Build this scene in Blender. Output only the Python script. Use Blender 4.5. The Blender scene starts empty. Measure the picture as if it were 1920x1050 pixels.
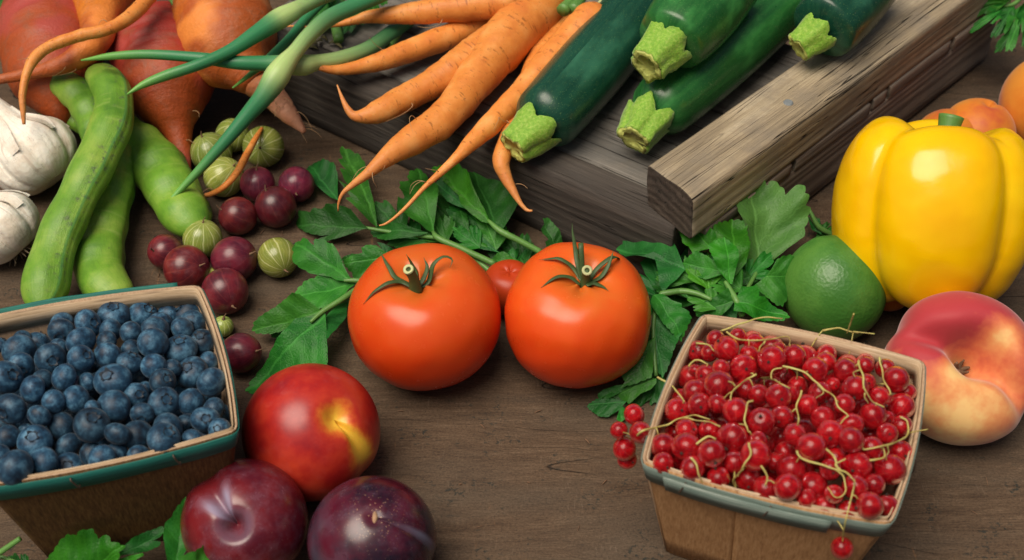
import bpy, math, random
import numpy as np
from mathutils.bvhtree import BVHTree
from mathutils import Vector, Matrix, Quaternion
random.seed(7); RNG = np.random.default_rng(11)
C = bpy.context.scene.collection
S = 0.01                                   # everything below is written in centimetres

# ------------------------------------------------------------------ camera, world, sun, exposure
FPX, PITCH, DIST = 2600.0, math.radians(45), 65.0
CAMP = np.array([0, -DIST*math.cos(PITCH), DIST*math.sin(PITCH)])
VF = np.array([0, math.cos(PITCH), -math.sin(PITCH)]); VU = np.array([0, math.sin(PITCH), math.cos(PITCH)]); VR = np.array([1.0, 0, 0])
cd = bpy.data.cameras.new('camera'); cam = bpy.data.objects.new('camera', cd); C.objects.link(cam)
cam.location = Vector(CAMP*S); cam.rotation_euler = (math.pi/2-PITCH, 0, 0)
cd.sensor_width = 36; cd.lens = 36*FPX/1920; cd.clip_start = .01; cd.clip_end = 50
cd.dof.use_dof = True; cd.dof.focus_distance = .60; cd.dof.aperture_fstop = 13
sc = bpy.context.scene; sc.camera = cam
w = bpy.data.worlds.new('World'); sc.world = w; w.use_nodes = True
wn = w.node_tree.nodes; wl = w.node_tree.links
sky = wn.new('ShaderNodeTexSky'); sky.sky_type = 'NISHITA'; sky.sun_disc = False
SUN_EL, SUN_AZ = math.radians(69), math.radians(-122)    # azimuth clockwise from +Y
sky.sun_elevation = SUN_EL; sky.sun_rotation = SUN_AZ; sky.dust_density = 8; sky.air_density = 1.0; sky.ozone_density = .6
bg = wn['Background']; bg.inputs['Strength'].default_value = .05; wl.new(sky.outputs[0], bg.inputs[0])
sd = bpy.data.lights.new('sun', 'SUN'); sd.energy = 3.2; sd.angle = math.radians(42); sd.color = (1, .90, .76)
so = bpy.data.objects.new('sun', sd); C.objects.link(so)
so.rotation_euler = Vector((-math.cos(SUN_EL)*math.sin(SUN_AZ), -math.cos(SUN_EL)*math.cos(SUN_AZ), -math.sin(SUN_EL))).to_track_quat('-Z', 'Y').to_euler()
so.location = (.2, .8, 1.3)
vs = sc.view_settings; sc.display_settings.display_device = 'sRGB'; vs.view_transform = 'Standard'; vs.look = 'None'; vs.gamma = 1; vs.exposure = 0.08
sc.cycles.use_denoising = True; sc.cycles.max_bounces = 8

# ------------------------------------------------------------------ placing and maths helpers
def at(px, py, z=0.0):
    d = VF + VR*(px-960)/FPX + VU*(525-py)/FPX
    return CAMP + d*(z-CAMP[2])/d[2]
def dep(p): return float((np.asarray(p)-CAMP) @ VF)
def cmr(rpx, p): return rpx*dep(p)/FPX
def unit(v): v = np.asarray(v, float); return v/np.linalg.norm(v)
def view_axis(dx, dy):                     # a direction seen at (dx right, dy up) from a unit ball's centre, facing us
    return unit(VR*dx + VU*dy - VF*math.sqrt(max(0, 1-dx*dx-dy*dy)))
def snoise(P, freq, seed=0, octv=3):
    P = np.asarray(P, float); r = np.random.default_rng(int(abs(seed)*10)); out = np.zeros(P.shape[:-1]); amp = 1; tot = 0
    for o in range(octv):
        for k in range(4):
            d = r.normal(size=3); d /= np.linalg.norm(d)
            out += amp*np.sin((P @ d)*freq*(1+.4*r.random()) + r.random()*6.28)
        tot += amp*2; amp *= .5; freq *= 2.1
    return out/tot
def spline(pts, m):
    pts = np.asarray(pts, float); n = len(pts)
    if n == 2: return pts[0] + (pts[1]-pts[0])*np.linspace(0, 1, m)[:, None]
    d = np.r_[0, np.cumsum(np.linalg.norm(np.diff(pts[:, :3], axis=0), axis=1))]
    P = np.vstack([2*pts[0]-pts[1], pts, 2*pts[-1]-pts[-2]])
    out = []
    for t in np.linspace(0, d[-1], m):
        i = min(max(np.searchsorted(d, t, 'right')-1, 0), n-2); u = (t-d[i])/max(d[i+1]-d[i], 1e-9)
        p0, p1, p2, p3 = P[i], P[i+1], P[i+2], P[i+3]
        out.append(.5*(2*p1 + (p2-p0)*u + (2*p0-5*p1+4*p2-p3)*u*u + (3*p1-p0-3*p2+p3)*u**3))
    return np.array(out)

# ------------------------------------------------------------------ objects
def link(o, parent=None):
    C.objects.link(o)
    if parent is not None: o.parent = parent
    return o
def tag(o, label=None, cat=None, group=None, kind=None):
    for k, v in (('label', label), ('category', cat), ('group', group), ('kind', kind)):
        if v: o[k] = v
    return o
def empty(name, loc, label, cat, group=None, rotz=0):
    o = bpy.data.objects.new(name, None); o.empty_display_size = .01; link(o)
    o.location = Vector(np.asarray(loc)*S); o.rotation_euler = (0, 0, rotz)
    o['_org'] = 0; del o['_org']
    ORG[o.name] = np.asarray(loc, float)
    return tag(o, label, cat, group)
ORG = {}
def mesh(name, V, F, mat, parent=None, org=None, uv=None, smooth=True, attr=None, midx=None):
    """V in world cm; it is stored relative to the parent's (or its own) origin."""
    V = np.asarray(V, float)
    if parent is not None: o0 = ORG.get(parent.name, np.zeros(3))
    else: o0 = np.asarray(org if org is not None else (0, 0, 0), float)
    me = bpy.data.meshes.new(name)
    me.from_pydata(((V-o0)*S).tolist(), [], F)
    for m in (mat if isinstance(mat, (list, tuple)) else [mat]): me.materials.append(m)
    if smooth: me.polygons.foreach_set('use_smooth', [True]*len(me.polygons))
    if midx is not None: me.polygons.foreach_set('material_index', midx)
    if uv is not None:
        l = me.uv_layers.new(name='UVMap'); l.data.foreach_set('uv', np.asarray(uv, np.float32).ravel())
    for k, a in (attr or {}).items():
        A = me.attributes.new(k, 'FLOAT', 'POINT'); A.data.foreach_set('value', np.asarray(a, np.float32).ravel())
    me.update()
    o = bpy.data.objects.new(name, me); link(o, parent)
    if parent is None: o.location = Vector(o0*S)
    ORG[o.name] = o0
    return o
def surf(P, wrap=True, cap=True):
    """grid (m rings, n around) -> V, F, uv per loop"""
    m, n = P.shape[:2]; V = P.reshape(-1, 3); F = []; uv = []
    nn = n if wrap else n-1
    for i in range(m-1):
        for j in range(nn):
            k = (j+1) % n
            F.append((i*n+j, i*n+k, (i+1)*n+k, (i+1)*n+j))
            u0, u1, v0, v1 = j/nn, (j+1)/nn, i/(m-1), (i+1)/(m-1)
            uv += [(u0, v0), (u1, v0), (u1, v1), (u0, v1)]
    if wrap and cap:
        V = np.vstack([V, P[0].mean(0), P[-1].mean(0)]); a = m*n
        for j in range(n):
            k = (j+1) % n
            F.append((a, k, j)); uv += [((j+.5)/n, 0), ((j+1)/n, 0), (j/n, 0)]
            F.append((a+1, (m-1)*n+j, (m-1)*n+k)); uv += [((j+.5)/n, 1), (j/n, 1), ((j+1)/n, 1)]
    return V, F, uv
def tube_grid(path, rad, n=12, m=None, flat=1.0, upz=False, sect=None, round_ends=(0, 0)):
    """path (k,3) cm, radii cm -> ring grid"""
    path = np.asarray(path, float); rad = np.asarray(rad, float)
    m = m or max(8, len(path)*5)
    q = spline(np.c_[path, rad], m); P, R = q[:, :3], np.maximum(q[:, 3], .004)
    T = np.gradient(P, axis=0); T /= np.linalg.norm(T, axis=1)[:, None]
    N = np.zeros_like(P); u = np.array([0, 0, 1.0])
    if abs(T[0] @ u) > .95: u = np.array([1.0, 0, 0])
    for i in range(m):
        if upz and abs(T[i][2]) < .95: u = np.array([0, 0, 1.0])
        u = u - T[i]*(u @ T[i]); u /= np.linalg.norm(u); N[i] = u
    B = np.cross(T, N)
    t = np.linspace(0, 1, m)
    for e, k in ((0, round_ends[0]), (1, round_ends[1])):
        if k: 
            s = t if e == 0 else 1-t
            x = np.clip(s/k, 0, 1); R = R*np.sqrt(np.clip(1-(1-x)**2, 0.0004, 1))
    a = np.linspace(0, 2*math.pi, n, endpoint=False)
    rr = R[:, None]*np.ones(n)[None]
    if sect is not None: rr = rr*sect(t[:, None], a[None])
    G = P[:, None] + N[:, None]*(rr*flat*np.cos(a)[None])[..., None] + B[:, None]*(rr*np.sin(a)[None])[..., None]
    return G
def pxpath(pts):
    """[(px,py,z,rpx)] -> path cm, radii cm"""
    P = np.array([at(p[0], p[1], p[2]) for p in pts]); R = np.array([cmr(p[3], q) for p, q in zip(pts, P)])
    return P, R
def tube(name, path, rad, mat, parent=None, org=None, noise=0, nfreq=2, seed=0, **kw):
    G = tube_grid(path, rad, **kw)
    if noise:
        c = G.mean(1, keepdims=True); d = G-c
        G = c + d*(1+noise*snoise(G, nfreq, seed))[..., None]
    V, F, uv = surf(G)
    return mesh(name, V, F, mat, parent, org, uv)
def frame(axis, ref):
    z = unit(axis); x = np.asarray(ref, float); x = x-z*(x @ z); x = unit(x); return np.array([x, np.cross(z, x), z])
def ball_grid(fn, m=40, n=56):
    """fn(t polar 0..pi, a) -> (rho, z) arrays; returns local grid + (t,a)"""
    t = np.linspace(.012, math.pi-.012, m)[:, None]*np.ones(n)[None]; a = np.ones(m)[:, None]*np.linspace(0, 2*math.pi, n, endpoint=False)[None]
    r, z = fn(t, a)
    return np.stack([r*np.cos(a), r*np.sin(a), z], -1), t, a
def adiff(a, b): return (a-b+math.pi) % (2*math.pi)-math.pi
def bump_fn(x, w): return np.exp(-(x/w)**2)

# ------------------------------------------------------------------ materials
class NT:
    def __init__(s, name):
        s.m = bpy.data.materials.new(name); s.m.use_nodes = True; s.t = s.m.node_tree; s.t.nodes.clear()
        s.out = s.t.nodes.new('ShaderNodeOutputMaterial')
    def n(s, ty, **kw):
        d = s.t.nodes.new('ShaderNode'+ty)
        for k, v in kw.items(): setattr(d, k, v)
        return d
    def put(s, sock, v):
        if isinstance(v, bpy.types.NodeSocket): s.t.links.new(v, sock)
        elif v is not None:
            if hasattr(sock.default_value, '__len__') and not hasattr(v, '__len__'): v = (v, v, v)
            if sock.type == 'RGBA' and len(v) == 3: v = (*v, 1)
            sock.default_value = v
    def math(s, op, a, b=None, c=None, clamp=False):
        d = s.n('Math', operation=op, use_clamp=clamp)
        for i, v in enumerate((a, b, c)):
            if v is not None: s.put(d.inputs[i], v)
        return d.outputs[0]
    def vmath(s, op, a, b=None):
        d = s.n('VectorMath', operation=op); s.put(d.inputs[0], a)
        if b is not None: s.put(d.inputs[1], b)
        return d.outputs[0]
    def rnd(s): return s.n('ObjectInfo').outputs['Random']
    def obj(s, jitter=True, stretch=(1, 1, 1)):
        c = s.n('TexCoord').outputs['Object']
        c = s.vmath('MULTIPLY', c, tuple(100*k for k in stretch))
        if jitter:
            k = s.n('CombineXYZ'); r = s.math('MULTIPLY', s.rnd(), 57.0)
            for i in range(3): s.put(k.inputs[i], r)
            c = s.vmath('ADD', c, k.outputs[0])
        return c
    def uv(s):
        d = s.n('SeparateXYZ'); s.put(d.inputs[0], s.n('TexCoord').outputs['UV']); return d.outputs[0], d.outputs[1]
    def xyz(s, v): d = s.n('SeparateXYZ'); s.put(d.inputs[0], v); return d.outputs
    def comb(s, *a):
        d = s.n('CombineXYZ')
        for i, v in enumerate(a): s.put(d.inputs[i], v)
        return d.outputs[0]
    def attr(s, name): return s.n('Attribute', attribute_name=name).outputs['Fac']
    def noise(s, vec, scale, detail=4, rough=.6, dist=0):
        d = s.n('TexNoise'); s.put(d.inputs['Vector'], vec); s.put(d.inputs['Scale'], scale); d.inputs['Detail'].default_value = detail
        d.inputs['Roughness'].default_value = rough; d.inputs['Distortion'].default_value = dist; return d.outputs['Fac']
    def voro(s, vec, scale, feature='F1', rand=1):
        d = s.n('TexVoronoi', feature=feature); s.put(d.inputs['Vector'], vec); s.put(d.inputs['Scale'], scale); d.inputs['Randomness'].default_value = rand
        return d.outputs['Distance']
    def ramp(s, f, *st, interp='LINEAR'):
        d = s.n('ValToRGB'); s.put(d.inputs[0], f); r = d.color_ramp; r.interpolation = interp
        st = [(p, c if hasattr(c, '__len__') else (c, c, c)) for p, c in st]
        while len(r.elements) < len(st): r.elements.new(.5)
        for e, (p, c) in zip(r.elements, st): e.position = p; e.color = (*c, 1)
        return d.outputs[0]
    def mix(s, f, a, b, mode='MIX'):
        d = s.n('Mix', data_type='RGBA', blend_type=mode); s.put(d.inputs['Factor'], f); s.put(d.inputs[6], a); s.put(d.inputs[7], b); return d.outputs[2]
    def step(s, v, lo, hi):                 # smooth 0..1 between lo and hi (hi may be below lo)
        d = s.n('MapRange', interpolation_type='SMOOTHSTEP')
        for i, x in enumerate((v, lo, hi, 0.0, 1.0)): s.put(d.inputs[i], x)
        if isinstance(lo, (int, float)) and isinstance(hi, (int, float)) and hi < lo:
            d.inputs[1].default_value = hi; d.inputs[2].default_value = lo; return s.math('SUBTRACT', 1.0, d.outputs[0])
        return d.outputs[0]
    def bump(s, h, strength=.3, dist=.1, normal=None):
        d = s.n('Bump'); s.put(d.inputs['Strength'], strength); d.inputs['Distance'].default_value = dist*S; s.put(d.inputs['Height'], h)
        if normal is not None: s.put(d.inputs['Normal'], normal)
        return d.outputs[0]
    def hsv(s, c, h=.5, sat=1.0, v=1.0):
        d = s.n('HueSaturation'); s.put(d.inputs['Color'], c); s.put(d.inputs['Hue'], h); s.put(d.inputs['Saturation'], sat); s.put(d.inputs['Value'], v); return d.outputs[0]
    def vary(s, c, amt=.25, hue=.0):        # every object a little different
        r = s.rnd(); r2 = s.math('FRACT', s.math('MULTIPLY', r, 7.31))
        return s.hsv(c, s.math('ADD', .5-hue/2, s.math('MULTIPLY', r2, hue)) if hue else .5, 1.0, s.math('ADD', 1-amt/2, s.math('MULTIPLY', r, amt)))
    def done(s, col, rough=.5, normal=None, sss=0, rad=(.3, .1, .05), scale=.3, spec=.5, coat=0, coat_rough=.1, trans=0, sheen=0, transl=None, ior=None):
        b = s.n('BsdfPrincipled'); s.put(b.inputs['Base Color'], col); s.put(b.inputs['Roughness'], rough); s.put(b.inputs['Specular IOR Level'], spec)
        if normal is not None: s.put(b.inputs['Normal'], normal)
        if sss: s.put(b.inputs['Subsurface Weight'], sss); b.inputs['Subsurface Radius'].default_value = rad; b.inputs['Subsurface Scale'].default_value = scale*S
        if coat: s.put(b.inputs['Coat Weight'], coat); b.inputs['Coat Roughness'].default_value = coat_rough
        if trans: s.put(b.inputs['Transmission Weight'], trans)
        if ior: b.inputs['IOR'].default_value = ior
        if sheen: s.put(b.inputs['Sheen Weight'], sheen); b.inputs['Sheen Roughness'].default_value = .4
        o = b.outputs[0]
        if transl is not None:
            t = s.n('BsdfTranslucent'); s.put(t.inputs[0], transl[0]); x = s.n('MixShader'); s.put(x.inputs[0], transl[1])
            s.t.links.new(o, x.inputs[1]); s.t.links.new(t.outputs[0], x.inputs[2]); o = x.outputs[0]
        s.t.links.new(o, s.out.inputs[0]); return s.m

def wood(name, dark, mid, light, freq=3.0, ring=1.0, weather=.5, rough=.8, bump=.5, cracks=.5, centre=(0, .6, -3.0), grey=(.12, .12, .115)):
    """grain runs along the object's own X; the rings are a solid field, so end grain shows"""
    s = NT(name); c = s.obj(stretch=(1, 1, 1)); raw = s.obj(jitter=False)
    long = s.vmath('MULTIPLY', c, (.16, 1, 1))
    wob = s.noise(s.vmath('MULTIPLY', c, (.07, .35, .35)), 1.0, 3, .5)
    x, y, z = s.xyz(raw)
    yy = s.math('ADD', s.math('SUBTRACT', y, centre[1]), s.math('MULTIPLY', wob, 1.8)); zz = s.math('ADD', s.math('SUBTRACT', z, centre[2]), s.math('MULTIPLY', wob, 1.2))
    d = s.math('SQRT', s.math('ADD', s.math('MULTIPLY', yy, yy), s.math('MULTIPLY', zz, zz)))
    rings = s.math('SINE', s.math('MULTIPLY', d, freq*6.28)); rings = s.math('ADD', s.math('MULTIPLY', rings, .5), .5)
    fine = s.noise(s.vmath('MULTIPLY', c, (.35, 14, 14)), 1.0, 5, .7)
    med = s.noise(s.vmath('MULTIPLY', c, (.10, 2.6, 2.6)), 1.0, 4, .6)
    blot = s.noise(c, .45, 5, .65)
    f = s.math('ADD', s.math('MULTIPLY', rings, .38*ring), s.math('ADD', s.math('MULTIPLY', fine, .62), s.math('MULTIPLY', med, .36)))
    col = s.ramp(f, (.28, dark), (.6, mid), (.95, light))
    col = s.mix(s.math('MULTIPLY', s.step(blot, .42, .66), weather), col, grey)
    cr = s.noise(s.vmath('MULTIPLY', c, (.05, 2.2, 2.2)), 1.0, 2, .4, .3)
    crl = s.math('MULTIPLY', s.step(s.math('ABSOLUTE', s.math('SUBTRACT', cr, .5)), .008, .0), s.step(s.noise(s.vmath('MULTIPLY', c, (.12, .5, .5)), 1.0, 2), .43, .5))
    crl = s.math('MULTIPLY', s.math('MAXIMUM', crl, s.math('MULTIPLY', s.step(s.noise(s.vmath('MULTIPLY', c, (.09, 6, 6)), 1.0, 3, .5), .66, .70), .8)), cracks)
    col = s.mix(crl, col, (.012, .01, .008))
    pit = s.step(s.noise(s.vmath('MULTIPLY', c, (.8, 7, 7)), 1.0, 3, .6), .66, .74); col = s.mix(s.math('MULTIPLY', pit, .55*weather), col, (.02, .018, .015))
    h = s.math('SUBTRACT', s.math('ADD', s.math('MULTIPLY', f, .6), s.math('MULTIPLY', fine, .5)), s.math('MULTIPLY', crl, 1.2))
    return s.done(col, rough, s.bump(h, bump, .12), spec=.25)

def mat_table():
    s = NT('table_wood'); c = s.obj(jitter=False)
    warp = s.noise(s.vmath('MULTIPLY', c, (.05, .12, .1)), 1, 2)
    x, y, z = s.xyz(c); y2 = s.math('ADD', s.math('ADD', y, s.math('MULTIPLY', x, -.03)), s.math('MULTIPLY', warp, 3))
    v = s.comb(x, y2, z)
    grain = s.noise(s.vmath('MULTIPLY', v, (.30, 2.2, 1)), 1, 7, .72)
    fine = s.noise(s.vmath('MULTIPLY', v, (1.2, 16, 1)), 1, 4, .7)
    broad = s.noise(s.vmath('MULTIPLY', v, (.07, .3, 1)), 1, 3)
    f = s.math('ADD', s.math('MULTIPLY', grain, .5), s.math('MULTIPLY', fine, .5))
    col = s.ramp(f, (.34, (.042, .025, .015)), (.5, (.090, .057, .034)), (.68, (.155, .105, .066)))
    col = s.mix(s.math('MULTIPLY', s.step(broad, .4, .68), .55), col, (.080, .062, .044))
    grit = s.noise(s.vmath('MULTIPLY', c, (9, 14, 1)), 1, 4, .75); col = s.hsv(col, .5, 1, s.ramp(grit, (.36, .68), (.5, 1.0), (.66, 1.35)))
    # rusty scuffs across the grain
    sc1 = s.noise(s.vmath('MULTIPLY', c, (2.2, .5, 1)), 1, 5, .7, .6)
    ora = s.math('MULTIPLY', s.step(sc1, .58, .72), s.step(s.noise(c, .22, 3), .48, .62)); col = s.mix(s.math('MULTIPLY', ora, .7), col, (.25, .125, .055))
    # dark green grey mildew specks that come in patches
    sp = s.noise(s.vmath('MULTIPLY', c, (4.2, 5.5, 1)), 1, 3, .65); pa = s.noise(s.vmath('MULTIPLY', c, (.5, .7, 1)), 1, 3)
    spk = s.math('MULTIPLY', s.step(sp, .53, .62), s.step(pa, .52, .64)); col = s.mix(s.math('MULTIPLY', spk, .85), col, (.022, .026, .022))
    sp2 = s.step(s.noise(s.vmath('MULTIPLY', c, (6, 9, 1)), 1, 3), .62, .70); col = s.mix(s.math('MULTIPLY', sp2, .6), col, (.03, .026, .02))
    # long checks in the board
    ck = s.noise(s.vmath('MULTIPLY', v, (.035, .42, 1)), 1, 1.5, .3); n2 = s.noise(s.vmath('MULTIPLY', v, (.08, .1, 1)), 1.0, 2)
    crk = s.math('MULTIPLY', s.step(s.math('ABSOLUTE', s.math('SUBTRACT', ck, .53)), .0022, .0), s.step(n2, .50, .56)); col = s.mix(s.math('MULTIPLY', crk, .9), col, (.012, .009, .007))
    sc2 = s.noise(s.vmath('MULTIPLY', c, (9, 1.3, 1)), 1, 4, .7); lightm = s.math('MULTIPLY', s.step(sc2, .56, .68), s.step(s.noise(c, .35, 3), .45, .6)); col = s.mix(s.math('MULTIPLY', lightm, .35), col, (.20, .15, .105))
    h = s.math('SUBTRACT', s.math('ADD', f, s.math('MULTIPLY', grit, .5)), s.math('ADD', s.math('MULTIPLY', crk, 1.0), s.math('MULTIPLY', spk, .25)))
    return s.done(col, .72, s.bump(h, .7, .08), spec=.25)
M = {}
M['table'] = mat_table()
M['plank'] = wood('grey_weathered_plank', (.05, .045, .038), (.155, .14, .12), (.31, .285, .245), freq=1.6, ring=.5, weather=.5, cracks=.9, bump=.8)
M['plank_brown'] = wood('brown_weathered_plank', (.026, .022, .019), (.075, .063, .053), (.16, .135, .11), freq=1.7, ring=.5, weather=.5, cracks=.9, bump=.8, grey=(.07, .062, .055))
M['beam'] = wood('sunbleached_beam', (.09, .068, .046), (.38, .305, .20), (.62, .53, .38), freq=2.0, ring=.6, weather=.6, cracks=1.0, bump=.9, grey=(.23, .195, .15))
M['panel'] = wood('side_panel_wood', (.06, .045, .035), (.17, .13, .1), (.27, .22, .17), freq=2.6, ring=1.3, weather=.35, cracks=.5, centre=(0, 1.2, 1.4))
def mat_tomato():
    s = NT('tomato_skin'); u, v = s.uv(); c = s.obj(); n = s.noise(c, .35, 3); n2 = s.noise(c, 18, 2)
    col = s.ramp(s.math('ADD', v, s.math('MULTIPLY', s.math('SUBTRACT', n, .5), .45)), (.0, (.58, .15, .02)), (.2, (.69, .110, .012)), (.45, (.68, .066, .007)), (.8, (.60, .042, .005)))
    dots = s.step(s.voro(c, 5.5), .07, .03); col = s.mix(s.math('MULTIPLY', dots, .35), col, (.80, .28, .07)); col = s.mix(s.math('MULTIPLY', s.step(s.noise(c, .8, 4, .6), .5, .75), .25), col, (.66, .045, .006))
    return s.done(s.vary(col, .1, .012), s.math('ADD', .2, s.math('MULTIPLY', s.noise(c, 1.1, 4), .12)), s.bump(n2, .03, .02), sss=.15, rad=(.8, .15, .04), scale=.3, spec=.32)
M['tomato'] = mat_tomato()
def mat_simple(name, col, rough=.5, nsc=3, namt=.35, bump=.2, bsc=8, vary=.2, **kw):
    s = NT(name); c = s.obj(); n = s.noise(c, nsc, 4)
    k = s.hsv(col, .5, 1, s.math('ADD', 1-namt, s.math('MULTIPLY', n, 2*namt)))
    return s.done(s.vary(k, vary), rough, s.bump(s.noise(c, bsc, 4), bump, .08), **kw)
M['calyx'] = mat_simple('tomato_calyx_green', (.045, .085, .022), .55, 3, .4)
M['cut_stem'] = mat_simple('pale_cut_stem', (.5, .52, .25), .6, 4, .2)
M['pith'] = mat_simple('dark_pith', (.04, .035, .01), .8)
def mat_carrot(name='carrot_skin', sat=1.0):
    s = NT(name); u, v = s.uv(); c = s.obj()
    n = s.noise(c, .8, 4); ring = s.noise(s.comb(s.math('MULTIPLY', u, 5), s.math('MULTIPLY', v, 62), s.rnd()), 1, 3, .6)
    col = s.ramp(n, (.3, (.60, .18, .032)), (.52, (.71, .255, .05)), (.72, (.77, .35, .10)))
    pits = s.math('MULTIPLY', s.step(ring, .57, .66), s.step(s.noise(c, 3.5, 2), .42, .55)); col = s.mix(s.math('MULTIPLY', pits, .75), col, (.30, .085, .015))
    dirt = s.math('MULTIPLY', s.step(s.noise(c, 9, 4, .7), .62, .72), s.step(s.noise(c, .9, 2), .42, .58)); col = s.mix(s.math('MULTIPLY', dirt, .8), col, (.05, .025, .012))
    # the thin tip is duller and paler
    col = s.mix(s.math('MULTIPLY', s.step(v, .7, 1.0), .45), col, (.60, .29, .12))
    h = s.math('ADD', s.math('MULTIPLY', ring, .6), s.math('MULTIPLY', s.noise(c, 6, 4), .4))
    return s.done(s.vary(col, .14), .5, s.bump(h, .45, .1), sss=.2, rad=(.5, .2, .05), scale=.3, spec=.35)
M['carrot'] = mat_carrot()
M['rootlet'] = mat_simple('dry_rootlet', (.45, .27, .13), .8, 4, .3)
def mat_zuc(name, deep, lightc):
    s = NT(name); u, v = s.uv(); c = s.obj()
    st = s.noise(s.comb(s.math('MULTIPLY', u, 30), s.math('MULTIPLY', v, 4), s.rnd()), 1, 4, .6)
    bl = s.noise(s.comb(s.math('MULTIPLY', u, 3.5), s.math('MULTIPLY', v, 2.2), s.rnd()), 1.3, 4, .6)
    col = s.mix(s.math('ADD', .25, s.math('MULTIPLY', s.step(st, .3, .8), .5)), deep, lightc)
    col = s.mix(s.math('MULTIPLY', s.step(bl, .5, .75), .6), col, tuple(k*2.2+.012 for k in lightc))
    fl = s.math('MAXIMUM', s.step(s.voro(c, 6.5, 'F1'), .15, .07), s.step(s.voro(c, 13, 'F1'), .2, .08)); col = s.mix(s.math('MULTIPLY', fl, .6), col, (.17, .30, .10))
    scar = s.math('MULTIPLY', s.step(s.noise(c, 4, 4, .7), .68, .73), s.step(s.noise(c, .6, 2), .5, .6)); col = s.mix(scar, col, (.32, .34, .22))
    r = s.math('ADD', .17, s.math('MULTIPLY', bl, .22))
    return s.done(col, r, s.bump(s.math('ADD', st, s.math('MULTIPLY', s.noise(c, 12, 3), .5)), .12, .06), spec=.4)
M['zuc_dark'] = mat_zuc('dark_zucchini_skin', (.003, .032, .020), (.016, .085, .046))
M['zuc'] = mat_zuc('green_zucchini_skin', (.005, .058, .013), (.036, .19, .040))
def mat_zstem():
    s = NT('zucchini_stem_end'); c = s.obj(); n = s.noise(c, 7, 5, .75); v = s.voro(c, 10)
    col = s.ramp(n, (.3, (.12, .30, .02)), (.5, (.22, .42, .035)), (.72, (.40, .55, .12)))
    return s.done(col, .6, s.bump(s.math('ADD', n, s.math('MULTIPLY', v, .3)), .4, .15), sss=.2, rad=(.1, .2, .03), scale=.25, spec=.4, sheen=.3)
M['zstem'] = mat_zstem()
M['zcut'] = mat_simple('zucchini_cut_face', (.46, .50, .12), .6, 3, .45, .5, 6)
def mat_beet(name, top, low, dust):
    s = NT(name); u, v = s.uv(); c = s.obj(); n = s.noise(c, .5, 4); f = s.noise(s.comb(s.math('MULTIPLY', u, 6), s.math('MULTIPLY', v, 40), s.rnd()), 1, 4, .65)
    col = s.mix(s.step(s.math('ADD', v, s.math('MULTIPLY', s.math('SUBTRACT', n, .5), .6)), .25, .6), top, low)
    col = s.mix(s.math('MULTIPLY', s.step(f, .5, .75), .45), col, tuple(k*.35 for k in low))
    col = s.mix(s.math('MULTIPLY', s.step(s.noise(c, 1.1, 5, .7), .46, .70), .55), col, dust)
    col = s.mix(s.math('MULTIPLY', s.step(s.noise(c, .28, 2, .5), .52, .66), .8), col, tuple(min(.8, k*1.25+.03) for k in top))
    return s.done(col, .5, s.bump(s.math('ADD', s.noise(c, 5, 5, .65), f), .5, .1), spec=.4)
M['beet_red'] = mat_beet('red_beet_skin', (.30, .028, .018), (.36, .065, .012), (.22, .09, .05))
M['beet_orange'] = mat_beet('orange_beet_skin', (.62, .19, .015), (.40, .085, .015), (.36, .14, .07))
M['beet_tail'] = mat_beet('beet_tail_skin', (.52, .17, .06), (.62, .30, .18), (.5, .26, .16))
M['root'] = mat_carrot('long_root_skin')
def mat_scape():
    s = NT('scape_skin'); u, v = s.uv(); a = s.attr('pale'); c = s.obj()
    col = s.mix(s.step(s.attr('tip'), .0, 1.0), (.035, .21, .085), (.16, .40, .075)); col = s.mix(a, col, (.40, .55, .20))
    st = s.noise(s.comb(s.math('MULTIPLY', u, 14), s.math('MULTIPLY', v, 3), s.rnd()), 1, 3)
    col = s.hsv(col, .5, 1, s.math('ADD', .75, s.math('MULTIPLY', st, .5)))
    return s.done(col, .42, s.bump(st, .12, .05), sss=.2, rad=(.1, .25, .05), scale=.2, spec=.4)
M['scape'] = mat_scape()
M['stalk'] = mat_simple('green_stalk', (.10, .24, .05), .45, 3, .25, sss=.15, rad=(.1, .2, .05), scale=.2)
M['stalk_yellow'] = mat_simple('yellow_stalk', (.42, .38, .05), .5, 3, .25)
M['dry'] = mat_simple('dry_leaf_scrap', (.09, .08, .03), .9, 4, .5)
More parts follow.
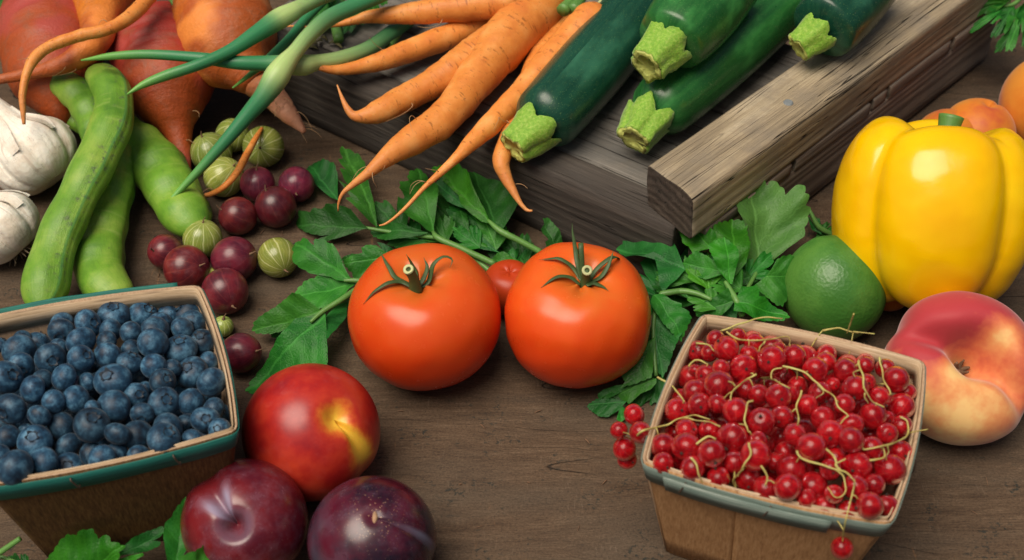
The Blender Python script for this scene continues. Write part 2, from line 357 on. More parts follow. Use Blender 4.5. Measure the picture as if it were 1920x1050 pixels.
def mat_bean():
    s = NT('broad_bean_pod_skin'); u, v = s.uv(); c = s.obj(); n = s.noise(c, .55, 4)
    col = s.ramp(n, (.3, (.065, .19, .018)), (.5, (.13, .30, .026)), (.72, (.25, .40, .06)))
    band = s.noise(s.comb(s.math('MULTIPLY', u, 2), s.math('MULTIPLY', v, 42), s.rnd()), 1, 4, .6); col = s.mix(s.math('MULTIPLY', s.step(band, .55, .75), .35), col, (.34, .47, .13))
    # grey purple scuffing beside the seam (u about .16 and .84 is the shoulder of the pod)
    d = s.math('ABSOLUTE', s.math('SUBTRACT', u, s.attr('seam'))); d = s.math('MINIMUM', d, s.math('SUBTRACT', 1.0, d))
    near = s.step(d, .14, .02); scuff = s.math('MULTIPLY', near, s.step(s.noise(c, 2.3, 5, .7), .5, .68)); col = s.mix(s.math('MULTIPLY', scuff, .85), col, (.07, .075, .06))
    line = s.step(d, .016, .004); col = s.mix(s.math('MULTIPLY', line, .6), col, (.07, .26, .07))
    col = s.mix(s.math('MULTIPLY', s.math('MAXIMUM', s.step(v, .045, .0), s.step(v, .965, 1.0)), .8), col, (.10, .085, .03)); vein = s.noise(s.comb(s.math('MULTIPLY', u, 60), s.math('MULTIPLY', v, 14), s.rnd()), 1, 4, .7); col = s.mix(s.math('MULTIPLY', s.step(vein, .5, .7), .35), col, (.055, .17, .02))
    sm = s.step(s.noise(c, 5.5, 3, .6), .69, .74); col = s.mix(s.math('MULTIPLY', sm, .5), col, (.05, .06, .03))
    return s.done(s.vary(col, .2, .02), .42, s.bump(s.math('ADD', s.math('MULTIPLY', band, .7), s.math('ADD', vein, s.noise(c, 14, 3))), .25, .07), sss=.15, rad=(.1, .25, .05), scale=.25, spec=.4)
M['bean'] = mat_bean()
def mat_garlic():
    s = NT('garlic_skin'); u, v = s.uv(); c = s.obj(); st = s.noise(s.comb(s.math('MULTIPLY', u, 46), s.math('MULTIPLY', v, 2.5), s.rnd()), 1, 4, .6, .4); n = s.noise(c, .6, 4)
    col = s.mix(s.step(n, .42, .65), (.87, .83, .73), (.76, .66, .54)); col = s.mix(s.math('MULTIPLY', s.step(st, .53, .68), .55), col, (.52, .42, .33))
    cr = s.step(s.math('ABSOLUTE', s.math('SUBTRACT', s.noise(s.vmath('MULTIPLY', c, (1, 1, .6)), .9, 4, .6), .5)), .006, .0); col = s.mix(s.math('MULTIPLY', cr, .35), col, (.22, .18, .14))
    return s.done(col, .55, s.bump(s.math('ADD', st, s.math('MULTIPLY', s.noise(c, 2.5, 5, .6), 1.4)), .4, .12), sss=.25, rad=(.3, .25, .2), scale=.3, spec=.35)
M['garlic'] = mat_garlic()
M['garlic_root'] = mat_simple('garlic_root_fibre', (.16, .12, .07), .9, 4, .5)
def mat_goose(name, base, dark, stripe, samt, red):
    s = NT(name); u, v = s.uv(); c = s.obj(); n = s.noise(c, 1.2, 4)
    wob = s.math('MULTIPLY', s.noise(c, 1.6, 2), .35)
    w = s.math('ABSOLUTE', s.math('SUBTRACT', s.math('FRACT', s.math('ADD', s.math('MULTIPLY', u, 11), wob)), .5)); line = s.step(w, .10, .015)
    br = s.math('ABSOLUTE', s.math('SUBTRACT', s.math('FRACT', s.math('ADD', s.math('MULTIPLY', u, 33), s.math('MULTIPLY', n, 3.0))), .5)); line = s.math('MAXIMUM', line, s.math('MULTIPLY', s.step(br, .12, .02), .35))
    col = s.mix(s.step(n, .35, .68), dark, base); col = s.mix(s.math('MULTIPLY', line, samt), col, stripe)
    if red: col = s.mix(s.math('MULTIPLY', s.step(s.noise(c, 2.2, 5, .7), .45, .75), .35), col, (.20, .085, .10))
    sp = s.step(s.voro(c, 7), .12, .05); col = s.mix(s.math('MULTIPLY', sp, .35), col, stripe)
    return s.done(s.vary(col, .8 if red else .35, .03), .3 if red else .24, s.bump(line, .05, .03), sss=.35, rad=(.5, .12, .1) if red else (.5, .5, .12), scale=.35, spec=.45)
M['goose_red'] = mat_goose('red_gooseberry_skin', (.145, .014, .024), (.06, .007, .016), (.30, .07, .07), .18, True)
M['goose_green'] = mat_goose('green_gooseberry_skin', (.30, .34, .07), (.20, .26, .045), (.62, .66, .32), .7, False)
M['husk'] = mat_simple('dried_flower_husk', (.16, .09, .05), .9, 5, .5)
def mat_blue():
    s = NT('blueberry_bloom'); c = s.obj(); n = s.noise(c, 1.6, 5, .62); n2 = s.noise(c, 5, 4, .7); u, v = s.uv()
    col = s.ramp(n, (.33, (.004, .013, .030)), (.5, (.014, .052, .100)), (.67, (.065, .16, .245)))
    col = s.mix(s.math('MULTIPLY', s.step(n2, .55, .68), .7), col, (.007, .014, .028))
    r = s.rnd(); col = s.mix(s.math('MULTIPLY', s.step(r, .965, .98), .5), col, (.09, .055, .095))
    return s.done(s.vary(col, .95), .5, s.bump(n2, .1, .04), spec=.35, sheen=.1)
M['blue'] = mat_blue()
M['blue_crown'] = mat_simple('blueberry_crown_skin', (.010, .017, .028), .65, 4, .5)
def mat_currant():
    s = NT('red_currant_skin'); u, v = s.uv(); c = s.obj()
    w = s.math('ABSOLUTE', s.math('SUBTRACT', s.math('FRACT', s.math('MULTIPLY', u, 9)), .5)); line = s.step(w, .09, .01)
    n = s.noise(c, 1.5, 3)
    col = s.mix(s.step(n, .35, .68), (.30, .002, .007), (.52, .008, .013)); col = s.mix(s.math('MULTIPLY', line, .3), col, (.75, .10, .08))
    return s.done(s.vary(col, .35), .2, None, sss=.5, rad=(.55, .05, .04), scale=.45, spec=.5, trans=.35, ior=1.36)
M['currant'] = mat_currant()
M['tip'] = mat_simple('currant_blossom_tip', (.03, .018, .012), .9)
def mat_strig():
    s = NT('currant_strig'); c = s.obj(); n = s.noise(c, 1.2, 3)
    col = s.ramp(n, (.35, (.24, .16, .045)), (.5, (.46, .38, .11)), (.66, (.50, .48, .15)))
    return s.done(col, .55, s.bump(s.noise(c, 10, 3), .3, .05), sss=.15, rad=(.2, .2, .05), scale=.1)
M['strig'] = mat_strig()
def mat_veneer(name, base, dark, light):
    s = NT(name); c = s.obj(); u, v = s.uv()
    g = s.noise(s.vmath('MULTIPLY', c, (11, 11, .4)), 1, 6, .7); b = s.noise(c, .7, 4)
    col = s.ramp(g, (.3, dark), (.5, base), (.72, light)); col = s.mix(s.math('MULTIPLY', s.step(b, .52, .72), .45), col, dark)
    fl = s.step(s.noise(s.vmath('MULTIPLY', c, (9, 9, 1.1)), 1, 3), .68, .74); col = s.mix(s.math('MULTIPLY', fl, .5), col, tuple(k*.4 for k in dark))
    return s.done(col, .68, s.bump(g, .35, .06), spec=.3)
def mat_strip(name, base, dark, light):
    s = NT(name); c = s.obj()
    g = s.noise(s.vmath('MULTIPLY', c, (.5, .5, 9)), 1, 5, .65)
    col = s.ramp(g, (.3, dark), (.5, base), (.7, light)); bl = s.step(s.noise(c, 2.6, 4, .7), .62, .72); col = s.mix(s.math('MULTIPLY', bl, .35), col, dark)
    return s.done(col, .6, s.bump(g, .3, .06), spec=.35)
M['veneer_in'] = mat_veneer('pale_inner_veneer', (.44, .30, .19), (.33, .21, .13), (.55, .40, .27))
M['veneer_out'] = mat_veneer('brown_outer_veneer', (.44, .235, .10), (.30, .15, .062), (.56, .33, .16))
M['veneer_dark'] = mat_veneer('aged_outer_veneer', (.125, .062, .020), (.055, .027, .010), (.20, .115, .038))
M['edge'] = mat_strip('veneer_edge_strip', (.50, .36, .22), (.26, .18, .11), (.62, .49, .34))
M['teal'] = mat_strip('teal_stained_band', (.014, .15, .12), (.009, .10, .082), (.026, .20, .16))
M['greyteal'] = mat_strip('faded_grey_green_band', (.15, .20, .17), (.08, .12, .105), (.25, .29, .25))
M['staple'] = mat_simple('rusty_staple', (.07, .045, .03), .5, 6, .4)
M['nail'] = mat_simple('grey_nail_head', (.17, .19, .2), .45, 6, .3)
def mat_nectarine():
    s = NT('nectarine_skin'); c = s.obj(jitter=False); y = s.attr('yellow'); n = s.noise(c, .55, 4, .6); n2 = s.noise(c, 1.4, 5, .65)
    col = s.ramp(n, (.3, (.24, .006, .012)), (.5, (.40, .018, .012)), (.7, (.55, .05, .02)))
    col = s.mix(s.math('MULTIPLY', s.step(n2, .5, .75), .35), col, (.42, .075, .075))
    f = s.math('ADD', y, s.math('MULTIPLY', s.math('SUBTRACT', n2, .5), .7))
    col2 = s.ramp(f, (.25, (.5, .04, .015)), (.5, (.68, .17, .022)), (.78, (.80, .46, .045)))
    col = s.mix(s.step(f, .02, .58), col, col2)
    fl = s.step(s.voro(c, 7), .07, .03); col = s.mix(s.math('MULTIPLY', fl, .3), col, (.7, .35, .2))
    return s.done(col, .34, s.bump(n2, .03, .05), sss=.15, rad=(.6, .2, .1), scale=.35, spec=.4, coat=.1, coat_rough=.25)
M['nectarine'] = mat_nectarine()
def mat_plum(name, a, b, bloomc, bamt, fleck):
    s = NT(name); c = s.obj(jitter=False); n = s.noise(c, .5, 4, .6); bl = s.attr('bloom'); n2 = s.noise(c, 1.3, 5, .65)
    col = s.mix(s.step(n, .36, .66), a, b)
    f = s.math('ADD', s.math('MULTIPLY', s.step(n2, .42, .72), bamt), s.math('MULTIPLY', bl, 1.0), clamp=True)
    col = s.mix(f, col, bloomc)
    sp = s.step(s.voro(c, 5.0), .10, .04); col = s.mix(s.math('MULTIPLY', sp, fleck), col, (.42, .30, .24))
    fk = s.math('MULTIPLY', s.step(s.voro(c, 8.0), .2, .1), s.attr('fleck')); col = s.mix(fk, col, (.55, .33, .2))
    r = s.math('ADD', .24, s.math('MULTIPLY', f, .35))
    return s.done(col, r, s.bump(n2, .03, .04), spec=.5, sss=.1, rad=(.4, .05, .08), scale=.3)
M['plum_red'] = mat_plum('red_plum_skin', (.085, .006, .014), (.17, .012, .016), (.32, .27, .38), .12, .25)
M['plum_dark'] = mat_plum('dark_plum_skin', (.013, .006, .014), (.085, .006, .018), (.15, .15, .22), .14, .3)
def mat_peach():
    s = NT('flat_peach_skin'); c = s.obj(jitter=False); n = s.noise(c, .4, 4, .6); n2 = s.noise(c, 1.6, 5, .65); f = s.math('ADD', s.attr('blush'), s.math('MULTIPLY', s.math('SUBTRACT', n, .5), .9)); f = s.math('ADD', f, s.math('MULTIPLY', s.math('SUBTRACT', n2, .5), .25))
    col = s.ramp(f, (.02, (.78, .50, .20)), (.22, (.72, .30, .11)), (.45, (.62, .16, .07)), (.74, (.42, .04, .05)))
    return s.done(col, .58, s.bump(s.noise(c, 9, 3), .06, .04), sss=.2, rad=(.6, .3, .15), scale=.35, spec=.25, sheen=.35)
M['peach'] = mat_peach()
def mat_lime():
    s = NT('lime_peel'); c = s.obj(); n = s.noise(c, .5, 4); p = s.voro(s.vmath('ADD', c, s.vmath('MULTIPLY', s.comb(s.noise(c, 3, 2), s.noise(c, 3.3, 2), s.noise(c, 2.7, 2)), (.25, .25, .25))), 6.5)
    u, v = s.uv(); col = s.mix(s.step(n, .35, .68), (.042, .155, .022), (.085, .225, .035)); col = s.mix(s.step(v, .82, 1.0), col, (.25, .33, .06))
    col = s.mix(s.math('MULTIPLY', s.step(p, .25, .05), .3), col, (.03, .10, .015))
    return s.done(col, .36, s.bump(s.math('ADD', s.math('MULTIPLY', p, .8), s.math('MULTIPLY', s.noise(c, 2.2, 3), .5)), .2, .08), spec=.45, sss=.08, rad=(.2, .3, .1), scale=.2)
M['lime'] = mat_lime()
def mat_pepper():
    s = NT('yellow_pepper_skin'); c = s.obj(); n = s.noise(c, .3, 3)
    col = s.ramp(n, (.3, (.82, .44, .001)), (.55, (.88, .52, .001)), (.75, (.90, .58, .004)))
    col = s.mix(s.math('MULTIPLY', s.step(s.noise(c, .5, 4, .6), .5, .72), .12), col, (.80, .36, .002)); dots = s.step(s.voro(c, 3.2), .06, .03); col = s.mix(s.math('MULTIPLY', dots, .3), col, (.5, .26, .01))
    return s.done(col, s.math('ADD', .13, s.math('MULTIPLY', s.noise(c, 1.3, 4), .12)), s.bump(s.noise(c, .9, 4), .10, .15), sss=.15, rad=(.8, .5, .05), scale=.3, spec=.38)
M['pepper'] = mat_pepper()
def mat_apricot():
    s = NT('apricot_skin'); c = s.obj(); n = s.noise(c, .35, 4); col = s.ramp(n, (.35, (.66, .25, .03)), (.52, (.62, .19, .02)), (.68, (.48, .075, .03)))
    return s.done(s.vary(col, .2), .5, s.bump(s.noise(c, 8, 3), .06, .04), sss=.2, rad=(.6, .25, .1), scale=.3, spec=.3, sheen=.2)
M['apricot'] = mat_apricot()
def mat_leaf(name, deep, mid, under, gloss=.46):
    s = NT(name); u, v = s.uv(); c = s.obj()
    wv = s.noise(c, .9, 2); u = s.math('ADD', u, s.math('MULTIPLY', s.math('SUBTRACT', wv, .5), .16)); au = s.math('ABSOLUTE', u); main = s.step(au, .035, .006)
    q = s.math('FRACT', s.math('SUBTRACT', s.math('ADD', s.math('MULTIPLY', v, 6.4), s.math('MULTIPLY', wv, 1.6)), s.math('MULTIPLY', au, 3.2))); sec = s.math('MULTIPLY', s.step(s.math('ABSOLUTE', s.math('SUBTRACT', q, .5)), .07, .01), s.step(v, .05, .2))
    cell = s.voro(c, 7.5, 'DISTANCE_TO_EDGE'); net = s.step(cell, .07, .0)
    n = s.noise(c, .8, 4)
    top = s.mix(s.step(n, .32, .7), deep, mid); vein = tuple(min(1, k*1.9+.03) for k in mid)
    top = s.mix(s.math('MULTIPLY', main, .32), top, vein); top = s.mix(s.math('MULTIPLY', sec, .15), top, vein); top = s.mix(s.math('MULTIPLY', net, .06), top, vein)
    spot = s.step(s.noise(c, 7, 3, .7), .71, .76); top = s.mix(s.math('MULTIPLY', spot, .12), top, (.05, .05, .015))
    col = s.mix(s.n('NewGeometry').outputs['Backfacing'], top, under); col = s.vary(col, .5, .025)
    h = s.math('SUBTRACT', s.math('MULTIPLY', cell, 1.6), s.math('ADD', s.math('MULTIPLY', sec, .5), s.math('MULTIPLY', main, .8))); h = s.math('ADD', h, s.math('MULTIPLY', s.noise(c, 2.2, 4), .7))
    return s.done(col, gloss, s.bump(h, .22, .08), spec=.28, transl=(s.hsv(col, .49, 1.15, 1.6), .28))
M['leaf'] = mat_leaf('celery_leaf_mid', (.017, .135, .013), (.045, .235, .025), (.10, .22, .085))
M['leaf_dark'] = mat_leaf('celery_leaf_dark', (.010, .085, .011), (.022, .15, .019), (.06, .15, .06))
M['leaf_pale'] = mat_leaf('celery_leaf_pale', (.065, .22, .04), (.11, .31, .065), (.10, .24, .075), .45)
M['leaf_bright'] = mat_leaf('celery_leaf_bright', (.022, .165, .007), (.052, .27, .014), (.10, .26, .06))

# ------------------------------------------------------------------ the setting: the table
def make_table():
    nx, ny = 2, 2
    x0, x1, y0, y1, th = -90, 90, -45, 75, 3.0
    V = [(x, y, z) for z in (-th, 0) for y in (y0, y1) for x in (x0, x1)]
    F = [(4, 5, 7, 6), (0, 2, 3, 1), (0, 1, 5, 4), (1, 3, 7, 5), (3, 2, 6, 7), (2, 0, 4, 6)]
    o = mesh('table_top', np.array(V, float), F, M['table'], smooth=False, org=(0, 0, 0)); tag(o, 'weathered grey brown wooden table top under the produce', kind='structure')
make_table()

# ------------------------------------------------------------------ the crate
def board(name, L, W, H, pos, rot, mat, parent, seed=0, worn=.05, cut=0.0, bev=.12, n=(70, 9, 7)):
    """grain along local X; from x=0 to L, centred in y, z from 0 to H; worn = amplitude of the uneven surface"""
    nx, ny, nz = n
    per = []                                  # cross section loop with rounded corners
    def side(a, b, k):
        for i in range(k): per.append(a+(b-a)*i/k)
    y, z = W/2, H
    cs = [np.array(p) for p in ((-y+bev, 0), (y-bev, 0), (y, bev), (y, z-bev), (y-bev, z), (-y+bev, z), (-y, z-bev), (-y, bev))]
    for i in range(8): side(cs[i], cs[(i+1) % 8], (ny if i in (0, 4) else nz if i in (2, 6) else 2))
    per = np.array(per); k = len(per)
    xs = np.r_[0, .02*L/nx*6, np.linspace(.3, L-.3, nx), L]
    G = np.zeros((len(xs), k, 3)); G[..., 0] = xs[:, None]; G[..., 1:] = per[None]
    sh = np.ones(len(xs)); sh[0] = .95; sh[-1] = .95
    ctr = np.array([0, 0, H/2]); G[..., 1:] = ctr[1:] + (G[..., 1:]-ctr[1:])*sh[:, None, None]
    Q = G*np.array([.12, 1.5, 1.5])
    G[..., 2] += worn*snoise(Q, 1.0, seed)*1.2; G[..., 1] += worn*snoise(Q, 1.0, seed+1)*1.2
    G[..., 0] += cut*G[..., 1] + .04*snoise(G, 2.2, seed+2)*(np.arange(len(xs)) < 2)[:, None]
    V, F, uv = surf(G)
    # inset rings on the end caps so that the ends stay crisp
    me = bpy.data.meshes.new(name); me.from_pydata((V*S).tolist(), [], F); me.materials.append(mat)
    me.polygons.foreach_set('use_smooth', [len(f) == 4 for f in F])
    o = bpy.data.objects.new(name, me); link(o, parent)
    o.location = Vector(np.asarray(pos)*S); o.rotation_euler = rot
    return o
D1 = math.radians(-34.8)                       # the crate's front runs along this direction
crate = empty('wooden_crate', (7.2, -.75, 0), 'weathered grey wooden crate turned over, carrying carrots and zucchini', 'crate', rotz=math.pi+D1)
# local X runs from the near corner to the upper left of the picture, local -Y is towards the back
HB = 3.95
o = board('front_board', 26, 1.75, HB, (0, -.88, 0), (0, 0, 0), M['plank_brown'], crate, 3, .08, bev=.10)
yy = -1.82
for i, wd in enumerate((3.4, 3.3, 3.6, 3.2)):
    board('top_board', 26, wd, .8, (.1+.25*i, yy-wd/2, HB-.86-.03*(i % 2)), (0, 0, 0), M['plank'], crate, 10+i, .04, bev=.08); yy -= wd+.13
# the bleached beam along the right side, and the side panel below it
beam_dir = math.radians(45.3)
loc = lambda p: (Matrix.Rotation(-(math.pi+D1), 3, 'Z') @ Vector(np.array(p)-np.array([7.2, -.75, 0])))
b0 = np.array([6.95, -.25, HB+.02])
M['beam_end'] = wood('dark_end_grain', (.03, .024, .018), (.085, .066, .05), (.17, .135, .105), freq=2.2, ring=.7, weather=.6, cracks=1.0, bump=1.0, grey=(.05, .042, .036))
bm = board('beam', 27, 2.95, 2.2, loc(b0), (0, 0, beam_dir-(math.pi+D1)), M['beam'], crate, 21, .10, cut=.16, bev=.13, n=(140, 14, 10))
bd = np.array([math.cos(beam_dir), math.sin(beam_dir), 0]); bn = np.array([bd[1], -bd[0], 0])
pz = b0 + bd*1.0 + bn*1.05; pz[2] = .25
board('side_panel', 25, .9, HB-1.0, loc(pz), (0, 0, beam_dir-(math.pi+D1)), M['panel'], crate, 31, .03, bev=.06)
# a notched batten between beam and panel: short blocks with gaps between them
for k, (x, ln) in enumerate(((.8, 6.4), (7.55, 6.1), (13.95, 1.2), (15.4, 5.6), (21.3, 5.0))):
    p = b0 + bd*x + bn*1.10; p[2] = HB-.76
    board('batten_block', ln, .9, .74, loc(p), (0, 0, beam_dir-(math.pi+D1)), M['panel'], crate, 41+k, .05, bev=.05, n=(24, 3, 3))
def nail(px, py, z, r):
    p = at(px, py, z); a = np.linspace(0, 2*math.pi, 12, endpoint=False)
    rings = [(r*.98, -.05), (r, .02), (r*.8, .07), (r*.3, .085)]
    G = np.array([[p+np.array([q*math.cos(t), q*math.sin(t), h]) for t in a] for q, h in rings]); V, F, uv = surf(G)
    lv = np.array([list(loc(v)) for v in V]); me = bpy.data.meshes.new('nail'); me.from_pydata((lv*S).tolist(), [], F); me.materials.append(M['nail']); o = bpy.data.objects.new('nail', me); link(o, crate)
bm.data.materials.append(M['beam_end'])
for p_ in bm.data.polygons:
    if p_.center.x < .19*S+.16*p_.center.y and p_.normal.x < -.6: p_.material_index = 1
nail(1478, 193, HB+2.30, .24)

# ------------------------------------------------------------------ round fruit
def fruit_body(name, fn, centre, axis, ref, mat, parent=None, m=48, n=64, attrs=None, bumpy=0, seed=0):
    G, t, a = ball_grid(fn, m, n)
    if bumpy: G = G*(1+bumpy*snoise(G, 1.2, seed))[..., None]
    Fm = frame(axis, ref); W = np.asarray(centre) + G @ Fm
    V, F, uv = surf(W)
    at_ = None
    if attrs:
        at_ = {}
        for k, f in attrs.items(): A = f(G, t, a, W); at_[k] = np.r_[A.ravel(), A[0].mean(), A[-1].mean()]
    return mesh(name, V, F, mat, parent, np.asarray(centre) if parent is None else None, uv, attr=at_)
def centre_on(px, py, rpx, hr, z0=0, mul=1.0):
    """centre of a ball-like thing of horizontal pixel radius rpx and half height hr*r, resting at z0"""
    z = 3
    for _ in range(8): p = at(px, py, z); r = cmr(rpx, p); z = z0+r*hr*mul
    return at(px, py, z), r

def tomato_fn(a, c, dim, lob, ph):
    def f(t, A):
        st, ct = np.sin(t), np.cos(t)
        r = a*np.abs(st)**.86*(1+.055*ct - .01*ct*ct)
        top = np.clip(ct, 0, 1)
        r = r*(1+lob*np.cos(5*A+ph)*top**.7*.8 + lob*.5*np.cos(3*A+1.3))
        z = c*np.sign(ct)*np.abs(ct)**.92
        z = z - dim*c*np.exp(-(r/(a*.33))**2)*(ct > 0) *(1+.18*np.cos(5*A+ph)) + .07*c*np.exp(-(r/(a*.2))**2)*(ct < 0)
        return r, z
    return f
def bvh_of(o):
    o0 = ORG[o.name]; return BVHTree.FromPolygons([[c/S+k for c, k in zip(v.co, o0)] for v in o.data.vertices], [list(p.vertices) for p in o.data.polygons])
def on(tree, px, py, lift=0.0):
    d = unit(at(px, py, 0)-CAMP); h = tree.ray_cast(Vector(CAMP), Vector(d))
    if h[0] is None:
        h = tree.find_nearest(Vector(at(px, py, 4.5))); 
    n = np.array(h[1]); n = n if n @ d < 0 else -n
    return np.array(h[0])+n*lift
def sepal(P, parent, wpx=6):
    m = 18; w0 = cmr(wpx, P[0])
    t = np.linspace(0, 1, m); prof = np.sin(np.clip(t*.92+.12, 0, 1)*math.pi)**.6*(1-.45*t); prof[-1] = .08
    G = tube_grid(P, np.ones(len(P)), n=8, m=m, flat=.25, upz=True); c = G.mean(1, keepdims=True)
    G = c+(G-c)*(w0*prof)[:, None, None]; G += .02*snoise(G, 4, int(P[0][0]*100), 2)[..., None]; V, F, uv = surf(G)
    return mesh('sepal', V, F, M['calyx'], parent, None, uv)
def tomato(px, py, rpx, hr, label, axis, stem, sepals, name='tomato', mat='tomato', ph=0):
    ctr, r = centre_on(px, py, rpx, hr); base = np.array([ctr[0], ctr[1], 0])
    t = empty(name, base, label, 'tomato')
    fb = fruit_body('fruit_body', tomato_fn(r, r*hr, .24, .018+.012*(ph > 2), ph), ctr, axis, (1, 0, 0), M[mat], t, 56, 72, None, .014+.008*(ph > 2), int(ph*7)); tr = bvh_of(fb)
    b0 = on(tr, stem[0], stem[1]); P = np.array([b0-[0, 0, .12]]+[b0+np.array(v) for v in stem[2]]); R = [.30, .22, .19, .21]
    s = tube('stem', P, R, M['calyx'], t, n=12, m=14, noise=.08)
    e = P[-1]; d = unit(P[-1]-P[-2]); Fm = frame(unit(d-VF*.8), (1, 0, 0)); a = np.linspace(0, 2*math.pi, 14, endpoint=False); rr = R[-1]
    G = np.array([[e+(np.array([math.cos(x)*q*rr, math.sin(x)*q*rr, h*rr]) @ Fm) for x in a] for q, h in ((1.0, -.2), (1.08, .2), (.85, .34), (.5, .22), (.3, -.2))]); V, F, uv = surf(G)
    mesh('cut_end', V, F, [M['cut_stem'], M['pith']], s, None, uv, midx=[1 if i >= 42 else 0 for i in range(len(F))])
    for sp in sepals: sepal(np.array([on(tr, *p) for p in sp]), t)
    return t
tomato(797, 597, 143, .86, 'large orange red tomato left of its twin, by the nectarine', (-.04, -.02, 1), (779, 541, [(-.02, 0, .4), (-.10, -.02, .8), (-.22, -.05, 1.15)]),
       [[(775, 541, .06), (752, 530, .10), (738, 522, .15), (730, 508, .25), (721, 488, .45)], [(775, 543, .06), (750, 534, .16), (730, 537, .22), (706, 549, .14), (683, 570, .04)],
        [(783, 541, .06), (806, 529, .22), (822, 510, .55), (836, 500, .65), (848, 502, .5), (846, 511, .35)], [(780, 542, .06), (795, 526, .35), (801, 508, .75), (813, 500, .85)],
        [(776, 546, .06), (792, 541, .12), (806, 534, .12)], [(777, 538, .06), (771, 520, .3), (767, 492, .8)]], ph=1.0)
tomato(1083, 594, 138, .90, 'large orange red tomato with an upright calyx, beside the currant basket', (.03, -.05, 1), (1098, 534, [(0, 0, .35), (.0, -.04, .65), (.02, -.12, .95)]),
       [[(1096, 530, .06), (1092, 512, .3), (1091, 480, .9), (1093, 445, 1.5)], [(1102, 530, .06), (1125, 510, .25), (1148, 493, .35), (1178, 486, .25)],
        [(1092, 530, .06), (1072, 508, .22), (1047, 492, .22), (1013, 490, .12)], [(1092, 534, .06), (1065, 521, .18), (1040, 524, .14), (1014, 541, .04)],
        [(1100, 538, .06), (1118, 532, .12), (1140, 548, .04)], [(1106, 530, .06), (1128, 521, .12), (1142, 507, .35), (1145, 490, .6)], [(1092, 528, .06), (1083, 490, .5), (1072, 457, .9)]], ph=2.2)
c_, r_ = centre_on(955, 540, 52, .95)
t = empty('tomato', (c_[0], c_[1], 0), 'small dark red tomato mostly hidden between the two large tomatoes', 'tomato'); fruit_body('fruit_body', tomato_fn(r_, r_*.95, .15, .01, 0), c_, (0, 0, 1), (1, 0, 0), mat_simple('dark_tomato_skin', (.40, .04, .008), .35, 1, .15, .02, spec=.3), t)

def drupe_fn(a, c, dim, w, sut, ph=0.0, sw=.22, two=0, shape=1.0, bot=0.0):
    def f(t, A):
        st, ct = np.sin(t), np.cos(t)
        k = np.exp(-(adiff(A, ph)/sw)**2); 
        if two: k = k + two*np.exp(-(adiff(A, ph+math.pi)/sw)**2)
        r = a*np.abs(st)**shape; rho = r/a
        sfade = np.clip(np.sin(t*.93), 0, 1)**.5*np.where(ct > 0, 1.0, np.clip(1+ct*.9, 0, 1))
        s = 1-sut*k*sfade
        z = c*ct*s; r = r*s
        z = z - dim*c*np.exp(-(rho/w)**2)*(ct > 0) - sut*1.6*c*k*np.exp(-((rho-.3)/.35)**2)*(ct > 0) + bot*c*np.exp(-(rho/.18)**2)*(ct < 0)
        return r, z
    return f
# nectarine: the stem hollow faces up to the right, its crease runs down to the right
def place_ball(px, py, rpx, hr=1.0): return centre_on(px, py, rpx, hr)
c_, r_ = place_ball(584, 810, 129, .98)
ax = view_axis(.50, .30); ref = VR*.75-VU*.65
nec = empty('nectarine', (c_[0], c_[1], 0), 'shiny red and yellow nectarine beside the blueberry basket', 'nectarine')
def nyel(G, t, a, W):
    k = np.exp(-(adiff(a, 0)/.36)**2)*np.exp(-((t-.6)/.45)**2); k2 = np.exp(-(t/.32)**2)*.75; return np.clip(k*1.0+k2+.25*np.exp(-(adiff(a, .5)/.6)**2)*np.exp(-((t-1.35)/.45)**2), 0, 1)
fruit_body('fruit_body', drupe_fn(r_, r_*.99, .17, .20, .05, 0, .22), c_, ax, ref, M['nectarine'], nec, 60, 80, {'yellow': nyel})
# plums
c_, r_ = place_ball(459, 978, 118, .97); ax = view_axis(.02, .10)
pl = empty('plum', (c_[0], c_[1], 0), 'glossy red plum with a pale crease facing up, near the basket', 'plum')
def pbl(G, t, a, W):
    e = np.abs(adiff(a, 0)); return np.clip(np.exp(-((e-.33)/.13)**2)*np.exp(-((t-.42)/.25)**2)*.95 + np.exp(-(e/.3)**2)*np.exp(-((t-.35)/.25)**2)*.5 + np.exp(-((t-.20)/.10)**2)*.22, 0, .9)
fruit_body('fruit_body', drupe_fn(r_, r_*.98, .36, .17, .10, 0, .26), c_, ax, -VR*.55+VU*.75, M['plum_red'], pl, 60, 80, {'bloom': pbl, 'fleck': lambda G, t, a, W: 0*t})
c_, r_ = place_ball(698, 1013, 121, .97); ax = view_axis(.12, .52)
pl = empty('plum', (c_[0], c_[1], 0), 'dark purple plum with a tan scar on top, nearest the front edge', 'plum')
def pb2(G, t, a, W):
    line = np.exp(-((adiff(a, 0)-.05)/.06)**2)*np.exp(-((t-.95)/.55)**2)*.75; return np.clip(line + .38*np.clip(snoise(G, 1.0, 5), 0, 1)*np.exp(-((t-.8)/.6)**2), 0, .8)
fb = fruit_body('fruit_body', drupe_fn(r_, r_*.97, .04, .12, .035, 0, .12), c_, ax, VR*.9-VU*.25, M['plum_dark'], pl, 60, 80, {'bloom': pb2, 'fleck': lambda G, t, a, W: np.exp(-((t-.1)/.36)**2)*.8})
Fm = frame(ax, (1, 0, 0)); P = c_+np.array([[.0, -.22, r_*.93-.02], [.02, 0, r_*.93+.035], [0, .25, r_*.93-.02]]) @ Fm
tube('blossom_scar', P, [.05, .12, .05], mat_simple('tan_scar', (.42, .25, .14), .8, 5, .4), pl, n=8, m=10, noise=.2)

